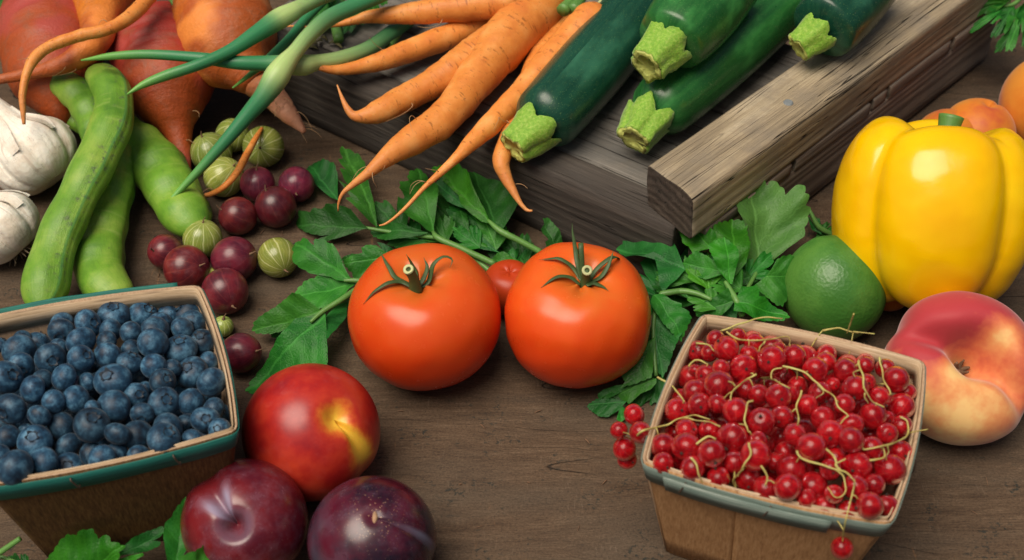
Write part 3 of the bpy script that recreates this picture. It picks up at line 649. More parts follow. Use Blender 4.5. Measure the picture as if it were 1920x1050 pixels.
# flat peach
c_, r_ = place_ball(1802, 690, 146, .80); ax = view_axis(.10, .36)
pe = empty('flat_peach', (c_[0], c_[1], 0), 'flat doughnut peach, pink and cream, right of the currant basket', 'peach')
def pbl3(G, t, a, W):
    up = (W-c_) @ VU / r_; rt = (W-c_) @ VR / r_
    b = .5*np.clip(up*1.3+.1, -.45, 1)+.32+.25*np.clip(rt, 0, 1)
    b += .36*np.exp(-((rt+.5)/.5)**2-((up-.35)/.42)**2) - .75*np.exp(-((rt-.42)/.22)**2-((up-.45)/.25)**2) - .55*np.exp(-((rt+.25)/.25)**2-((up-.05)/.16)**2) + .35*np.exp(-((rt-.85)/.25)**2-((up+.35)/.5)**2)
    return np.clip(b, 0, 1)
def peachf(t, A):
    st, ct = np.sin(t), np.cos(t); r = r_*np.abs(st)**.88; c = r_*.70; z = c*np.sign(ct)*np.abs(ct)**.85; rho = r/r_
    perp = rho*np.sin(A+.25*rho*np.cos(A)); cre = np.exp(-(perp/.17)**2)
    z = z-c*(1.0*np.exp(-(rho/.27)**2)+.42*cre*np.exp(-((rho-.45)/.5)**2))*(ct > 0) + .10*c*(ct > 0)*np.clip(np.sin(A), -1, 1)*np.exp(-((rho-.6)/.3)**2)
    r = r*(1-.085*np.exp(-(np.sin(A)/.22)**2)*st)
    return r, z
fruit_body('fruit_body', peachf, c_, ax, VR*.80-VU*.58, M['peach'], pe, 64, 110, {'blush': pbl3}, .010, 4)
Fm = frame(ax, (1, 0, 0)); q = c_+np.array([0, 0, -r_*.10]) @ Fm
for k in range(5):
    d = np.array([math.cos(k*1.3)*.25, math.sin(k*1.3)*.25, .0]); P = q+np.array([d*.2, d*.8+[0, 0, .22], d*1.2+[0, 0, .45+.05*k]]) @ Fm
    tube('stem_scar', P, [.12, .10, .05], M['husk'], pe, n=7, m=8, noise=.25, seed=k)
# lime
c_, r_ = centre_on(1564, 541, 97, .97)
li = empty('lime', (c_[0], c_[1], 0), 'green lime with dimpled peel, behind the currant basket', 'lime')
def limef(t, A):
    st, ct = np.sin(t), np.cos(t); r = r_*.985*np.abs(st)**.96; z = r_*1.035*ct + r_*.035*np.exp(-(st/.16)**2)*np.sign(ct); return r, z
fruit_body('fruit_body', limef, c_, VU*.82-VR*.32-VF*.15, (1, 0, 0), M['lime'], li, 60, 80)
# yellow pepper, leaning back on the apricots
ctr = at(1752, 402, 4.75); R = cmr(184, ctr)
ax = unit(VU*.97-VF*.16+VR*.10)
def pepf(t, A):
    st, ct = np.sin(t), np.cos(t); ph = A-PEPA
    lob = 1-.125*(1-np.abs(np.sin(2*ph+.25*np.sin(ph*1.0+.5)+.15*ct)))**2.4*(.45+.55*np.abs(st)) + .03*np.cos(ph+.6)+.02*np.cos(3*ph+1)
    low = np.clip(-ct, 0, 1); r = R*np.abs(st)**.62*lob*(1-.17*low**1.2)
    c = R*1.0; z = c*np.sign(ct)*np.abs(ct)**.80; rho = r/R
    z = z-.42*c*np.exp(-(rho/.36)**2)*(ct > 0)*(1) + .30*c*np.exp(-(rho/.28)**2)*(ct < 0)
    lobe = np.abs(np.sin(2*ph)); z = z + c*.10*(lobe-.6)*(ct > .25)*np.exp(-((rho-.6)/.3)**2) - c*.10*(lobe-.6)*(ct < -.2)*np.exp(-((rho-.55)/.35)**2)
    return r, z
PEPA = math.radians(262-45)
pp = empty('yellow_pepper', (ctr[0], ctr[1], 0), 'large shiny yellow bell pepper behind the flat peach', 'pepper')
fruit_body('fruit_body', pepf, ctr, ax, (1, 0, 0), M['pepper'], pp, 72, 112, None, .016, 6)
Fm = frame(ax, (1, 0, 0)); top = ctr+np.array([0, 0, R*.55]) @ Fm
P = top+np.array([[0, 0, 0], [.02, -.05, .9], [.05, .05, 1.3], [.15, .15, R*.45]]) @ Fm
tube('stem', P, [.9, .55, .48, .56], M['stalk'], pp, n=14, m=16, noise=.06)
# apricots and the fruit behind
def apricot(px, py, rpx, label, z0=0, hr=.96, ax=(0.2, .2, 1), name='apricot', cat='apricot', mat='apricot'):
    c, r = centre_on(px, py, rpx, hr, z0); e = empty(name, (c[0], c[1], z0), label, cat)
    fruit_body('fruit_body', drupe_fn(r, r*hr, .16, .16, .04, .6, .2), c, ax, (1, 0, 0), M[mat], e, 36, 48); return e
apricot(1832, 252, 70, 'orange apricot behind the pepper, at the right')
apricot(1778, 268, 66, 'apricot with a red cheek half hidden behind the pepper stem')
apricot(1975, 195, 98, 'large deep orange apricot cut by the right edge of the photo', ax=(-.5, -.2, 1))
apricot(1668, 545, 40, 'small reddish apricot in the shade between lime and pepper')

# ------------------------------------------------------------------ carrots
def hairs(parent, G, k, seed, mat='rootlet', lo=.25, hi=.9, L=(.5, 1.2)):
    r = np.random.default_rng(seed); m, n = G.shape[:2]
    for q in range(k):
        i = int(m*(lo+(hi-lo)*r.random())); j = r.integers(n); p = G[i, j]; c = G[i].mean(0); d = unit(p-c)
        if d[2] < -.3: d[2] *= -1
        s = r.normal(size=3)*.5; l = L[0]+(L[1]-L[0])*r.random(); t = unit(G[min(i+1, m-1)].mean(0)-c)
        P = np.array([c+(p-c)*.9, p+d*l*.25+t*l*.15, p+d*l*.45+(t*.5+s*.3)*l, p+d*l*.4+(t*.8+s*.8)*l])
        tube('rootlet', P, [.022, .016, .012, .006], M[mat], parent, n=5, m=9)
def rooty(name, label, cat, legs, mat='carrot', noise=.05, group=None, hair=4, part='root', n=18, seed=0, round0=.06, z0=None, tops=None):
    P0, _ = pxpath(legs[0]); base = P0[len(P0)//2].copy(); base[2] = z0 if z0 is not None else max(0, min(p[2] for p in legs[0])-1)
    e = empty(name, base, label, cat, group)
    for q, lg in enumerate(legs):
        P, R = pxpath(lg); R = R*(.92 if mat == 'carrot' else 1); G = tube_grid(P, R, n=n, m=len(lg)*9, round_ends=(round0, 0))
        c = G.mean(1, keepdims=True); tt = np.linspace(0, 1, len(G)); rg = np.random.default_rng(seed+q); ringg = sum(np.sin(tt*f_+rg.random()*6) for f_ in (61, 97, 143))/3; G = c+(G-c)*(1+.014*ringg[:, None]*(1+.6*np.sin(np.arange(n)*.7)[None])+noise*snoise(G, 1.6, seed+q) + noise*.5*snoise(G*np.array([1, 1, 1]), 5.0, seed+9+q, 2))[..., None]
        V, F, uv = surf(G); mesh(part, V, F, M[mat], e, None, uv); hairs(e, G, hair, seed+q*7+1)
    return e
ZT = HB
cg = 'carrots on the crate'
rooty('carrot', 'uppermost orange carrot lying nearly level across the picture top', 'carrot',
      [[(1010, -14, ZT+3.0, 30), (950, 2, ZT+2.6, 31), (880, 13, ZT+2.2, 30), (800, 22, ZT+2.0, 25), (740, 28, ZT+1.8, 19), (690, 32, ZT+1.7, 13), (655, 41, ZT+1.6, 8), (620, 47, ZT+1.5, 5), (580, 51, ZT+1.6, 3), (548, 49, ZT+1.5, 2), (520, 52, ZT+1.3, 1), (495, 66, ZT+1.1, .7)]], group=cg, seed=1)
rooty('carrot', 'slim orange carrot whose thin tail curls over the pale scape bulge', 'carrot',
      [[(985, 5, ZT+.9, 26), (920, 38, ZT+.9, 26), (850, 65, ZT+.9, 26), (780, 92, ZT+.9, 24), (720, 113, ZT+1.0, 20), (670, 126, ZT+1.1, 14), (630, 131, ZT+1.3, 10), (600, 127, ZT+1.6, 6), (575, 117, ZT+1.8, 4), (550, 111, ZT+2.0, 3), (525, 113, ZT+2.0, 2), (508, 130, ZT+1.6, 1.2)]], group=cg, seed=2)
rooty('carrot', 'thick forked orange carrot with two legs, one tip hooked upward', 'carrot',
      [[(1050, -28, ZT+2.0, 50), (1003, 22, ZT+1.8, 53), (950, 75, ZT+1.6, 52), (905, 130, ZT+1.4, 44), (868, 180, ZT+1.2, 37), (828, 225, ZT+1.1, 36), (785, 255, ZT+1.0, 33), (745, 280, ZT+1.0, 25), (712, 306, ZT+.9, 16), (690, 325, ZT+.7, 11), (662, 346, ZT+.3, 7), (643, 362, ZT+.0, 4), (635, 380, ZT-.4, 2.5), (634, 396, ZT-.8, 1.3)],
       [(960, 55, ZT+1.7, 40), (910, 90, ZT+1.5, 40), (855, 130, ZT+1.3, 36), (805, 160, ZT+1.1, 30), (760, 183, ZT+1.0, 29), (715, 207, ZT+1.0, 25), (685, 217, ZT+1.0, 16), (664, 217, ZT+1.0, 10), (652, 205, ZT+1.2, 7), (642, 185, ZT+1.5, 4), (632, 159, ZT+1.9, 1.3)]], group=cg, seed=3, hair=5)
rooty('carrot', 'long orange carrot lying along the dark zucchini, tail curled at its end', 'carrot',
      [[(1128, 12, ZT+2.9, 33), (1100, 45, ZT+2.5, 38), (1060, 88, ZT+2.0, 36), (1020, 130, ZT+1.7, 32), (985, 168, ZT+1.4, 28), (945, 208, ZT+1.2, 25), (915, 238, ZT+1.1, 23), (885, 266, ZT+1.0, 18), (862, 290, ZT+.9, 12), (830, 320, ZT+.6, 8), (795, 352, ZT+.2, 5), (765, 385, ZT-.4, 4), (740, 408, ZT-.9, 3), (722, 420, ZT-1.1, 2.2), (711, 423, ZT-1.1, 1.4)]], group=cg, seed=4, hair=7)
rooty('carrot', 'carrot lying under the others, its tip showing below the dark zucchini', 'carrot',
      [[(1085, 20, ZT+1.0, 28), (1040, 75, ZT+.9, 29), (1010, 120, ZT+.8, 28), (985, 190, ZT+.65, 26), (955, 260, ZT+.55, 22), (940, 300, ZT+.4, 19), (948, 330, ZT+.0, 14), (962, 358, ZT-.4, 9), (975, 380, ZT-.7, 5), (988, 394, ZT-.9, 3.5), (998, 395, ZT-.8, 2)]], group=cg, seed=5, hair=4)
for i, (q) in enumerate(([(1128, 14), (1150, -12), (1165, -40)], [(1055, 20), (1072, 0), (1085, -30)], [(1075, 20), (1090, -5), (1100, -40)])):
    P = [at(x, y, ZT+2.6) for x, y in q]; e = tube('carrot_stalk', P, [.35, .28, .25], M['stalk'] if i else M['cut_stem'], None, P[0], n=9); tag(e, ['pale cut stalk above the long carrot', 'green stalk behind the thick forked carrot', 'green stalk between the carrots near the top'][i], 'stalk')

# ------------------------------------------------------------------ zucchini
def zucchini(label, pts, mat, stem_px, seed, spx):
    P, R = pxpath(pts); base = P[0].copy(); base[2] = ZT; e = empty('zucchini', base, label, 'zucchini', 'zucchini on the crate')
    def sect(t, a): return 1+.018*np.cos(5*a+seed)+.010*np.cos(3*a+t*4)
    G = tube_grid(P, R, n=48, m=60, sect=sect, round_ends=(.09, .05), upz=True); V, F, uv = surf(G); mesh('fruit_body', V, F, M[mat], e, None, uv)
    # stem end: a flared five pointed collar and the cut face
    sp = at(*stem_px); d = unit(sp-P[0]); r0 = cmr(spx, sp); n = 60; a = np.linspace(0, 2*math.pi, n, endpoint=False); Fm = frame(d, VU)
    L = np.linalg.norm(sp-P[0]) 
    w5 = ((a+seed)*5/(2*math.pi)) % 1.0; rq = np.random.default_rng(int(seed*10)); fing = 1+.22*rq.normal(size=5)
    star = np.clip(1-np.abs(w5-.5)*2, 0, 1)**.8*fing[(((a+seed)*5/(2*math.pi)).astype(int)) % 5]
    rows = []
    for s, rb, ra, zz, zf in ((0, .84, .16, -.30, -.40), (.08, .88, .16, -.26, -.36), (.2, .83, .16, -.08, -.18), (.4, .73, .17, .14, -.05), (.6, .64, .18, .36, 0), (.8, .62, .17, .56, 0), (.93, .62, .17, .66, 0), (1, .57, .15, .70, 0)):
        rr = r0*(rb+ra*star); h = r0*(zz+zf*star); rows.append(P[0]+(d*(L*.22))+np.stack([rr*np.cos(a), rr*np.sin(a), h*1.2], -1) @ Fm)
    Gs = np.array(rows); c = Gs.mean(1, keepdims=True); Gs = Gs+(Gs-c)*(.05*snoise(Gs, 5, seed, 3))[..., None]+.10*snoise(Gs, 7, seed+4)[..., None]*unit(d)+.035*snoise(Gs, 14, seed+8, 2)[..., None]*(Gs-c)
    V, F, uv = surf(Gs, cap=False); st = mesh('stem_end', V, F, M['zstem'], e, None, uv)
    f0 = Gs[-1]; cc = f0.mean(0); Gc = np.array([f0, cc+(f0-cc)*.8+d*.03, cc+(f0-cc)*.45-d*.03, cc+(f0-cc)*.1-d*.06]); Gc += .03*snoise(Gc, 5, seed)[..., None]*d
    V, F, uv = surf(Gc); mesh('cut_face', V, F, M['zcut'], st, None, uv)
zucchini('very dark green zucchini beside the long carrot, nearest the crate front', [(1000, 243, ZT+1.62, 60), (1035, 208, ZT+1.68, 65), (1085, 152, ZT+1.75, 67), (1140, 88, ZT+1.8, 66), (1195, 15, ZT+1.85, 63), (1235, -45, ZT+1.9, 60)], 'zuc_dark', (958, 279, ZT+1.25), 1, 50)
zucchini('green zucchini lying between its neighbours and the beam', [(1214, 222, ZT+1.65, 56), (1250, 190, ZT+1.7, 62), (1310, 140, ZT+1.75, 64), (1385, 75, ZT+1.75, 64), (1460, 5, ZT+1.8, 62), (1510, -50, ZT+1.8, 60)], 'zuc', (1173, 283, ZT+1.3), 2.3, 48)
zucchini('green zucchini stacked on top of the others in the middle', [(1247, 88, ZT+4.6, 62), (1275, 55, ZT+4.75, 74), (1315, 10, ZT+4.8, 78), (1360, -50, ZT+4.8, 78)], 'zuc', (1200, 137, ZT+4.3), 3.1, 52)
zucchini('short dark zucchini end resting on the bleached beam', [(1535, 62, ZT+4.0, 60), (1560, 35, ZT+4.1, 68), (1600, -10, ZT+4.15, 70), (1640, -60, ZT+4.2, 68)], 'zuc_dark', (1482, 103, ZT+3.3), .7, 40)

# ------------------------------------------------------------------ beets and roots
rooty('beet', 'dusty red beet at the left edge behind the garlic', 'beet', [[(70, -40, 3.2, 50), (82, 20, 3.2, 82), (95, 90, 3.1, 92), (102, 150, 2.9, 80), (110, 195, 2.4, 45), (118, 225, 1.8, 18), (112, 250, 1.0, 7)]], 'beet_red', .03, 'beets', 3, 'beet_root', 36, 11, .12, 0)
rooty('beet', 'red beet in the middle whose tapered tail hangs to the gooseberries', 'beet', [[(285, 35, 3.6, 40), (290, 60, 3.4, 78), (303, 115, 3.0, 93), (315, 165, 2.7, 86), (325, 210, 2.2, 56), (333, 245, 1.7, 30), (341, 285, 1.2, 18), (350, 325, .7, 8), (356, 350, .3, 3)]], 'beet_red', .03, 'beets', 3, 'beet_root', 40, 12, .10, 0)
e = rooty('beet', 'orange beet with a dusty cheek, right of the red one', 'beet', [[(408, -45, 4.6, 50), (412, 0, 4.6, 86), (422, 55, 4.5, 95), (438, 100, 4.3, 82), (462, 135, 4.0, 45), (482, 155, 3.7, 30)]], 'beet_orange', .025, 'beets', 2, 'beet_root', 40, 13, .12, 0)
P, R = pxpath([(462, 135, 4.0, 30), (485, 158, 3.7, 27), (515, 185, 3.2, 25), (540, 212, 2.7, 19), (558, 232, 2.3, 11), (571, 248, 2.0, 5)]); G = tube_grid(P, R, n=18, m=40); c = G.mean(1, keepdims=True); G = c+(G-c)*(1+.10*snoise(G, 3, 5))[..., None]; V, F, uv = surf(G)
mesh('tail', V, F, M['beet_tail'], e, None, uv); hairs(e, G, 12, 77, lo=.45, hi=.98, L=(.4, .9))
rooty('beet', 'orange beet at the top left with a thick root bending to the left edge', 'beet', [[(215, -75, 4.9, 80), (195, -25, 4.9, 62), (186, 25, 5.0, 40), (182, 65, 5.1, 31), (160, 97, 5.1, 26), (125, 118, 5.0, 19), (80, 132, 4.8, 13), (35, 142, 4.6, 11), (-20, 152, 4.4, 8)]], 'beet_orange', .04, 'beets', 5, 'beet_root', 30, 14, .05, 0)
rooty('long_root', 'long thin tan root arching down over the beets at the left', 'root', [[(300, -30, 6.9, 14), (262, 14, 6.8, 14), (225, 44, 6.8, 13), (190, 58, 6.8, 12), (145, 68, 6.8, 11.5), (95, 86, 6.7, 11), (66, 108, 6.6, 10), (50, 138, 6.3, 8), (42, 175, 5.8, 7), (43, 205, 5.3, 5.5), (45, 233, 4.8, 3)]], 'root', .07, None, 4, 'root', 14, 15, .0, 4)
rooty('thin_root', 'thin curved orange root lying across the green gooseberries', 'root', [[(491, 240, 2.2, 3), (478, 262, 2.35, 6), (460, 295, 2.4, 7), (443, 325, 2.3, 7), (420, 350, 2.0, 6), (395, 364, 1.4, 5), (376, 369, .9, 4)]], 'root', .05, None, 1, 'root', 10, 16, .0, .3)
# scapes
def scape(label, pts, bulge, seed):
    P, R = pxpath(pts); e0 = P[len(P)//2].copy()
    m = 70; G = tube_grid(P, R, n=14, m=m)
    V, F, uv = surf(G); t = np.linspace(0, 1, m); bulge = bulge if bulge < 0 else spline(np.c_[P, R], m)[:, 3].argmax()/m
    pale = np.exp(-((t-bulge)/.05)**2)+.8*np.exp(-((t-bulge+.05)/.16)**2)*(t < bulge); tip = np.clip((t-.72)/.28, 0, 1)
    f = lambda x: np.r_[np.repeat(x, 14), x[0], x[-1]]
    o = mesh('garlic_scape', V, F, M['scape'], None, e0, uv, attr={'pale': f(np.clip(pale, 0, 1)), 'tip': f(tip)}); tag(o, label, 'scape', 'garlic scapes over the beets')
scape('garlic scape with the highest pale knob, its point over the red beet', [(680, -30, 6.6, 13), (610, -8, 6.9, 14), (565, 13, 7.1, 15), (545, 24, 7.2, 18), (522, 36, 7.2, 20), (480, 64, 7.2, 16), (430, 96, 7.1, 12.5), (370, 122, 7.0, 11), (310, 142, 6.8, 10), (270, 158, 6.6, 7), (238, 177, 6.4, 1.5)], .32, 1)
scape('garlic scape lying nearly level across both beets', [(790, 20, ZT+.7, 14), (735, 60, ZT+.7, 14), (690, 92, ZT+.9, 15), (640, 110, ZT+1.3, 15), (595, 117, ZT+1.7, 15), (570, 122, 5.9, 20), (545, 121, 6.1, 19), (500, 119, 6.3, 15), (440, 117, 6.5, 13), (370, 108, 6.6, 10.5), (280, 102, 6.5, 9), (210, 105, 6.3, 7), (152, 113, 6.0, 1.5)], .34, 2)
scape('garlic scape pointing down to the bean pods over the green gooseberries', [(740, -20, 7.0, 14), (680, 5, 7.0, 15), (620, 32, 7.0, 16), (580, 66, 7.0, 15), (553, 98, 6.9, 15), (535, 120, 6.8, 20), (518, 145, 6.5, 24), (495, 180, 5.9, 19), (465, 215, 5.2, 15), (425, 262, 4.3, 12), (380, 312, 3.3, 9), (340, 354, 2.5, 6), (306, 389, 2.0, 1.3)], .40, 3)
scape('thin dark green scape tip passing behind the other scapes', [(625, -15, 5.6, 8), (580, 28, 5.6, 9), (545, 70, 5.6, 9), (510, 105, 5.5, 9), (475, 135, 5.4, 6), (436, 165, 5.3, 1.5)], -.5, 4)
for i, (q, mt, lb) in enumerate((([(245, 38, 5.2, 3), (262, 52, 5.2, 5), (290, 54, 5.2, 5), (318, 50, 5.2, 4), (335, 42, 5.2, 3)], 'stalk_yellow', 'yellow stalk scrap on top of the middle red beet'),
                      ([(310, -30, 5.5, 5), (322, 0, 5.5, 5), (335, 22, 5.4, 4), (345, 40, 5.2, 3)], 'stalk', 'thin green stalk at the top beside the orange beet'),
                      ([(345, -30, 5.6, 7), (348, -8, 5.6, 7), (346, 14, 5.6, 6), (340, 32, 5.5, 4)], 'stalk_yellow', 'yellow stalk at the top beside the orange beet'),
                      ([(640, -10, ZT+.5, 9), (630, 40, ZT+.5, 10), (635, 75, ZT+.45, 10)], 'stalk', 'green stalk under the uppermost carrot'),
                      ([(760, 30, ZT+.4, 9), (745, 60, ZT+.4, 10), (728, 85, ZT+.4, 10)], 'stalk', 'short green stalk on the crate between two carrots'))):
    P, R = pxpath(q); o = tube('plant_stalk', P, R, M[mt], None, P[0], n=9, m=20); tag(o, lb, 'stalk')
# dried scraps
for i in range(9):
    p = at(575+i*6+RNG.normal()*4, 78+RNG.normal()*7, ZT+.08); d = RNG.normal(size=3)*.5; d[2] = abs(d[2])*.3
    if i == 0: scr = empty('dry_leaf_scrap', p, 'small curled dried leaf scraps on the grey crate boards', 'leaf scrap')
    tube('curl', [p, p+d*.5+[0, 0, .12], p+d], [.05, .12, .03], M['dry'], scr, n=7, m=8, flat=.3, noise=.2)

# ------------------------------------------------------------------ broad beans
def bean(label, pts, seam, seed, flat=.8, group='broad bean pods'):
    P, R = pxpath(pts); m = 80; n = 36; e0 = P[len(P)//2].copy(); e0[2] = 0
    def sect(t, a):
        beans = 1+.055*np.cos(t*2*math.pi*5.5+seed)*(1+.5*np.cos(2*a))
        ridge = 1+.07*np.exp(-(adiff(a, seam*2*math.pi)/.10)**2)-.04*np.exp(-(adiff(a, seam*2*math.pi+.24)/.16)**2)-.04*np.exp(-(adiff(a, seam*2*math.pi-.24)/.16)**2)
        return beans*ridge
    G = tube_grid(P, R, n=n, m=m, flat=flat, upz=True, sect=sect, round_ends=(.05, .09)); c = G.mean(1, keepdims=True); G = c+(G-c)*(1+.022*snoise(G, 1.5, seed))[..., None]
    V, F, uv = surf(G); o = mesh('bean_pod', V, F, M['bean'], None, e0, uv, attr={'seam': np.full(len(V), seam % 1.0)}); tag(o, label, 'bean pod', group); return o
bean('longest green bean pod with a hooked top, lying over the others', [(168, 137, 4.2, 20), (192, 145, 4.5, 31), (212, 180, 4.6, 36), (208, 235, 4.4, 40), (180, 300, 4.0, 41), (145, 370, 3.5, 40), (112, 440, 2.9, 41), (93, 500, 2.4, 43), (83, 550, 2.0, 43), (78, 590, 1.8, 34)], .87, 1)
bean('bright green bean pod under the longest one, ending at the blueberry basket', [(222, 265, 2.2, 34), (210, 320, 2.0, 46), (196, 390, 1.7, 46), (186, 450, 1.5, 47), (184, 495, 1.4, 47), (196, 530, 1.35, 44), (222, 556, 1.3, 36), (238, 575, 1.2, 18)], .70, 2)
bean('bright green bean pod lying right of the red beet, end touching gooseberries', [(205, 225, 1.8, 30), (240, 262, 1.8, 48), (282, 300, 1.7, 53), (316, 345, 1.6, 50), (340, 390, 1.4, 47), (362, 418, 1.3, 40), (384, 440, 1.2, 14)], .75, 3)
bean('curved dull green bean pod arching behind the longest one', [(70, 140, 3.3, 8), (92, 146, 3.5, 22), (125, 160, 3.6, 31), (158, 190, 3.4, 34), (180, 235, 3.0, 34), (190, 290, 2.4, 30)], .9, 4)
bean('small dark green bean pod in the shade above the garlic', [(70, 225, 1.6, 8), (100, 216, 1.7, 20), (140, 222, 1.7, 24), (185, 245, 1.6, 22)], .3, 5)

# ------------------------------------------------------------------ garlic
def garlic(px, py, rpx, ax, ref, label, neck, seed, root=None):
    c, r = centre_on(px, py, rpx, .92); e = empty('garlic_bulb', (c[0], c[1], 0), label, 'garlic', 'garlic bulbs')
    def f(t, A):
        st, ct = np.sin(t), np.cos(t); cl = np.abs(np.cos(4*A+seed*.7+.5*np.sin(A)))
        r1 = r*np.abs(st)**.85*(1-.17*(1-cl)**2.5*np.abs(st)+.012*np.cos(23*A+3*np.sin(5*A))); up = np.clip(ct, 0, 1)
        z = r*.80*np.sign(ct)*np.abs(ct)**.9
        k = np.exp(-(st/.34)**2)*(ct > 0); z = z+neck*r*k; r1 = r1*(1-.25*up**2)+.10*r*k
        z = z+.12*r*np.exp(-(st/.22)**2)*(ct < 0)
        return r1, z
    fruit_body('bulb', f, c, ax, ref, M['garlic'], e, 60, 90, None, .02, seed)
    Fm = frame(ax, ref)
    if root:
        for k in range(26):
            a = k*2.4; q = .32*math.sqrt((k+1)/26)*r; p = np.array([q*math.cos(a), q*math.sin(a), -.66*r]); d = np.array([q*math.cos(a)*.9, q*math.sin(a)*.9, -.3*r*(.6+.5*RNG.random())])+RNG.normal(size=3)*.08
            tube('root_fibre', c+np.array([p, p+d*.5+RNG.normal(size=3)*.04, p+d]) @ Fm, [.06, .045, .02], M['garlic_root'], e, n=5, m=6)
    # loose papery flaps
    for k in range(6):
        A0 = seed+k*1.05; tt = np.linspace(.35, 1.5, 12)[:, None]*np.ones(8)[None]; AA = A0+np.linspace(-.25, .25, 8)[None]*np.ones(12)[:, None]*(1.2-tt/2)
        r1, z = f(tt, AA); k2 = 1.03+.10*np.linspace(0, 1, 8)[None]**3; G = c+np.stack([r1*np.cos(AA)*k2, r1*np.sin(AA)*k2, z*1.02], -1) @ Fm; G = G+.03*snoise(G, 4, seed+k)[..., None]
        V, F, uv = surf(G, wrap=False); mesh('paper_flap', V, F, M['garlic'], e, None, uv)
garlic(62, 290, 84, unit(-VR*.62+VU*.75-VF*.1), VF, 'white garlic bulb behind, its neck pointing to the upper left', .85, 1)
garlic(0, 425, 76, unit(-VR*.55+VU*.62-VF*.25), VF, 'garlic bulb in front at the left edge with brown roots below', .5, 2, True)

# ------------------------------------------------------------------ gooseberries
def gooseberry(px, py, rpx, red, label, asp=1.0, ax=(0, 0), z0=0, tipv=None):
    c, r = centre_on(px, py, rpx, .98, z0); A = view_axis(*ax)
    e = empty('gooseberry', (c[0], c[1], z0), label, 'gooseberry', 'red gooseberries' if red else 'green gooseberries')
    fruit_body('berry', lambda t, a: (r*np.sin(t)**.98, r*asp*np.cos(t)), c, A, VR*.7+VU*.2, M['goose_red' if red else 'goose_green'], e, 28, 36)
    Fm = frame(A, VR*.7+VU*.2); P = c+np.array([[0, 0, r*asp*.96], [.02, .03, r*asp+.12], [.10, .06, r*asp+.30]]) @ Fm
    tube('dried_flower', P, [.07, .035, .02], M['husk'], e, n=7, m=10, noise=.45, nfreq=8, seed=int(px))
    return e
for a in ((483, 345, 33, 1, 'dark red gooseberry under the thin root, behind the larger pair', 1.0, (.05, .75)), (556, 346, 34, 1, 'dark red gooseberry beside the celery leaf, furthest right of the reds', 1.0, (.1, -.55)),
          (446, 405, 36, 1, 'bright red gooseberry next to the bean pod end', 1.0, (-.75, .3)), (517, 388, 39, 1, 'big dark red gooseberry with a husk on top, right of the bright red one', 1.02, (-.35, .72)),
          (310, 472, 33, 1, 'small dark gooseberry with a pale star, leftmost of the reds', 1.0, (-.45, .05)), (350, 503, 44, 1, 'broad matt purple gooseberry touching the leftmost small one', .95, (.75, .1)),
          (439, 486, 43, 1, 'plump red gooseberry between two green ones', 1.02, (.8, .2)), (422, 546, 44, 1, 'large red gooseberry just behind the basket corner', 1.0, (.45, -.62)),
          (452, 662, 38, 1, 'red gooseberry squeezed between the teal basket and celery leaf', 1.05, (.82, .1)),
          (396, 287, 39, 0, 'green gooseberry leftmost in the rear trio, under the scape', 1.0, (-.3, .7)), (436, 254, 32, 0, 'shaded green gooseberry furthest back behind the scape', 1.0, (.5, .5)),
          (494, 275, 39, 0, 'olive green gooseberry with a brown eye facing us, near the crate', 1.0, (.0, -.15)), (420, 332, 38, 0, 'pale green gooseberry beneath the thin orange root', 1.0, (.6, .5)),
          (380, 448, 37, 0, 'pale striped gooseberry with an upright husk at the bean pod tip', 1.0, (.15, .80)), (521, 483, 38, 0, 'yellow green gooseberry beside the celery leaf tip', 1.0, (.45, -.62)),
          (404, 520, 20, 0, 'green gooseberry peeping out between two purple ones', 1.0, (.3, .5)), (418, 612, 20, 0, 'little yellowish gooseberry peeping out behind the basket rim', 1.0, (.2, .7))):
    gooseberry(*a)

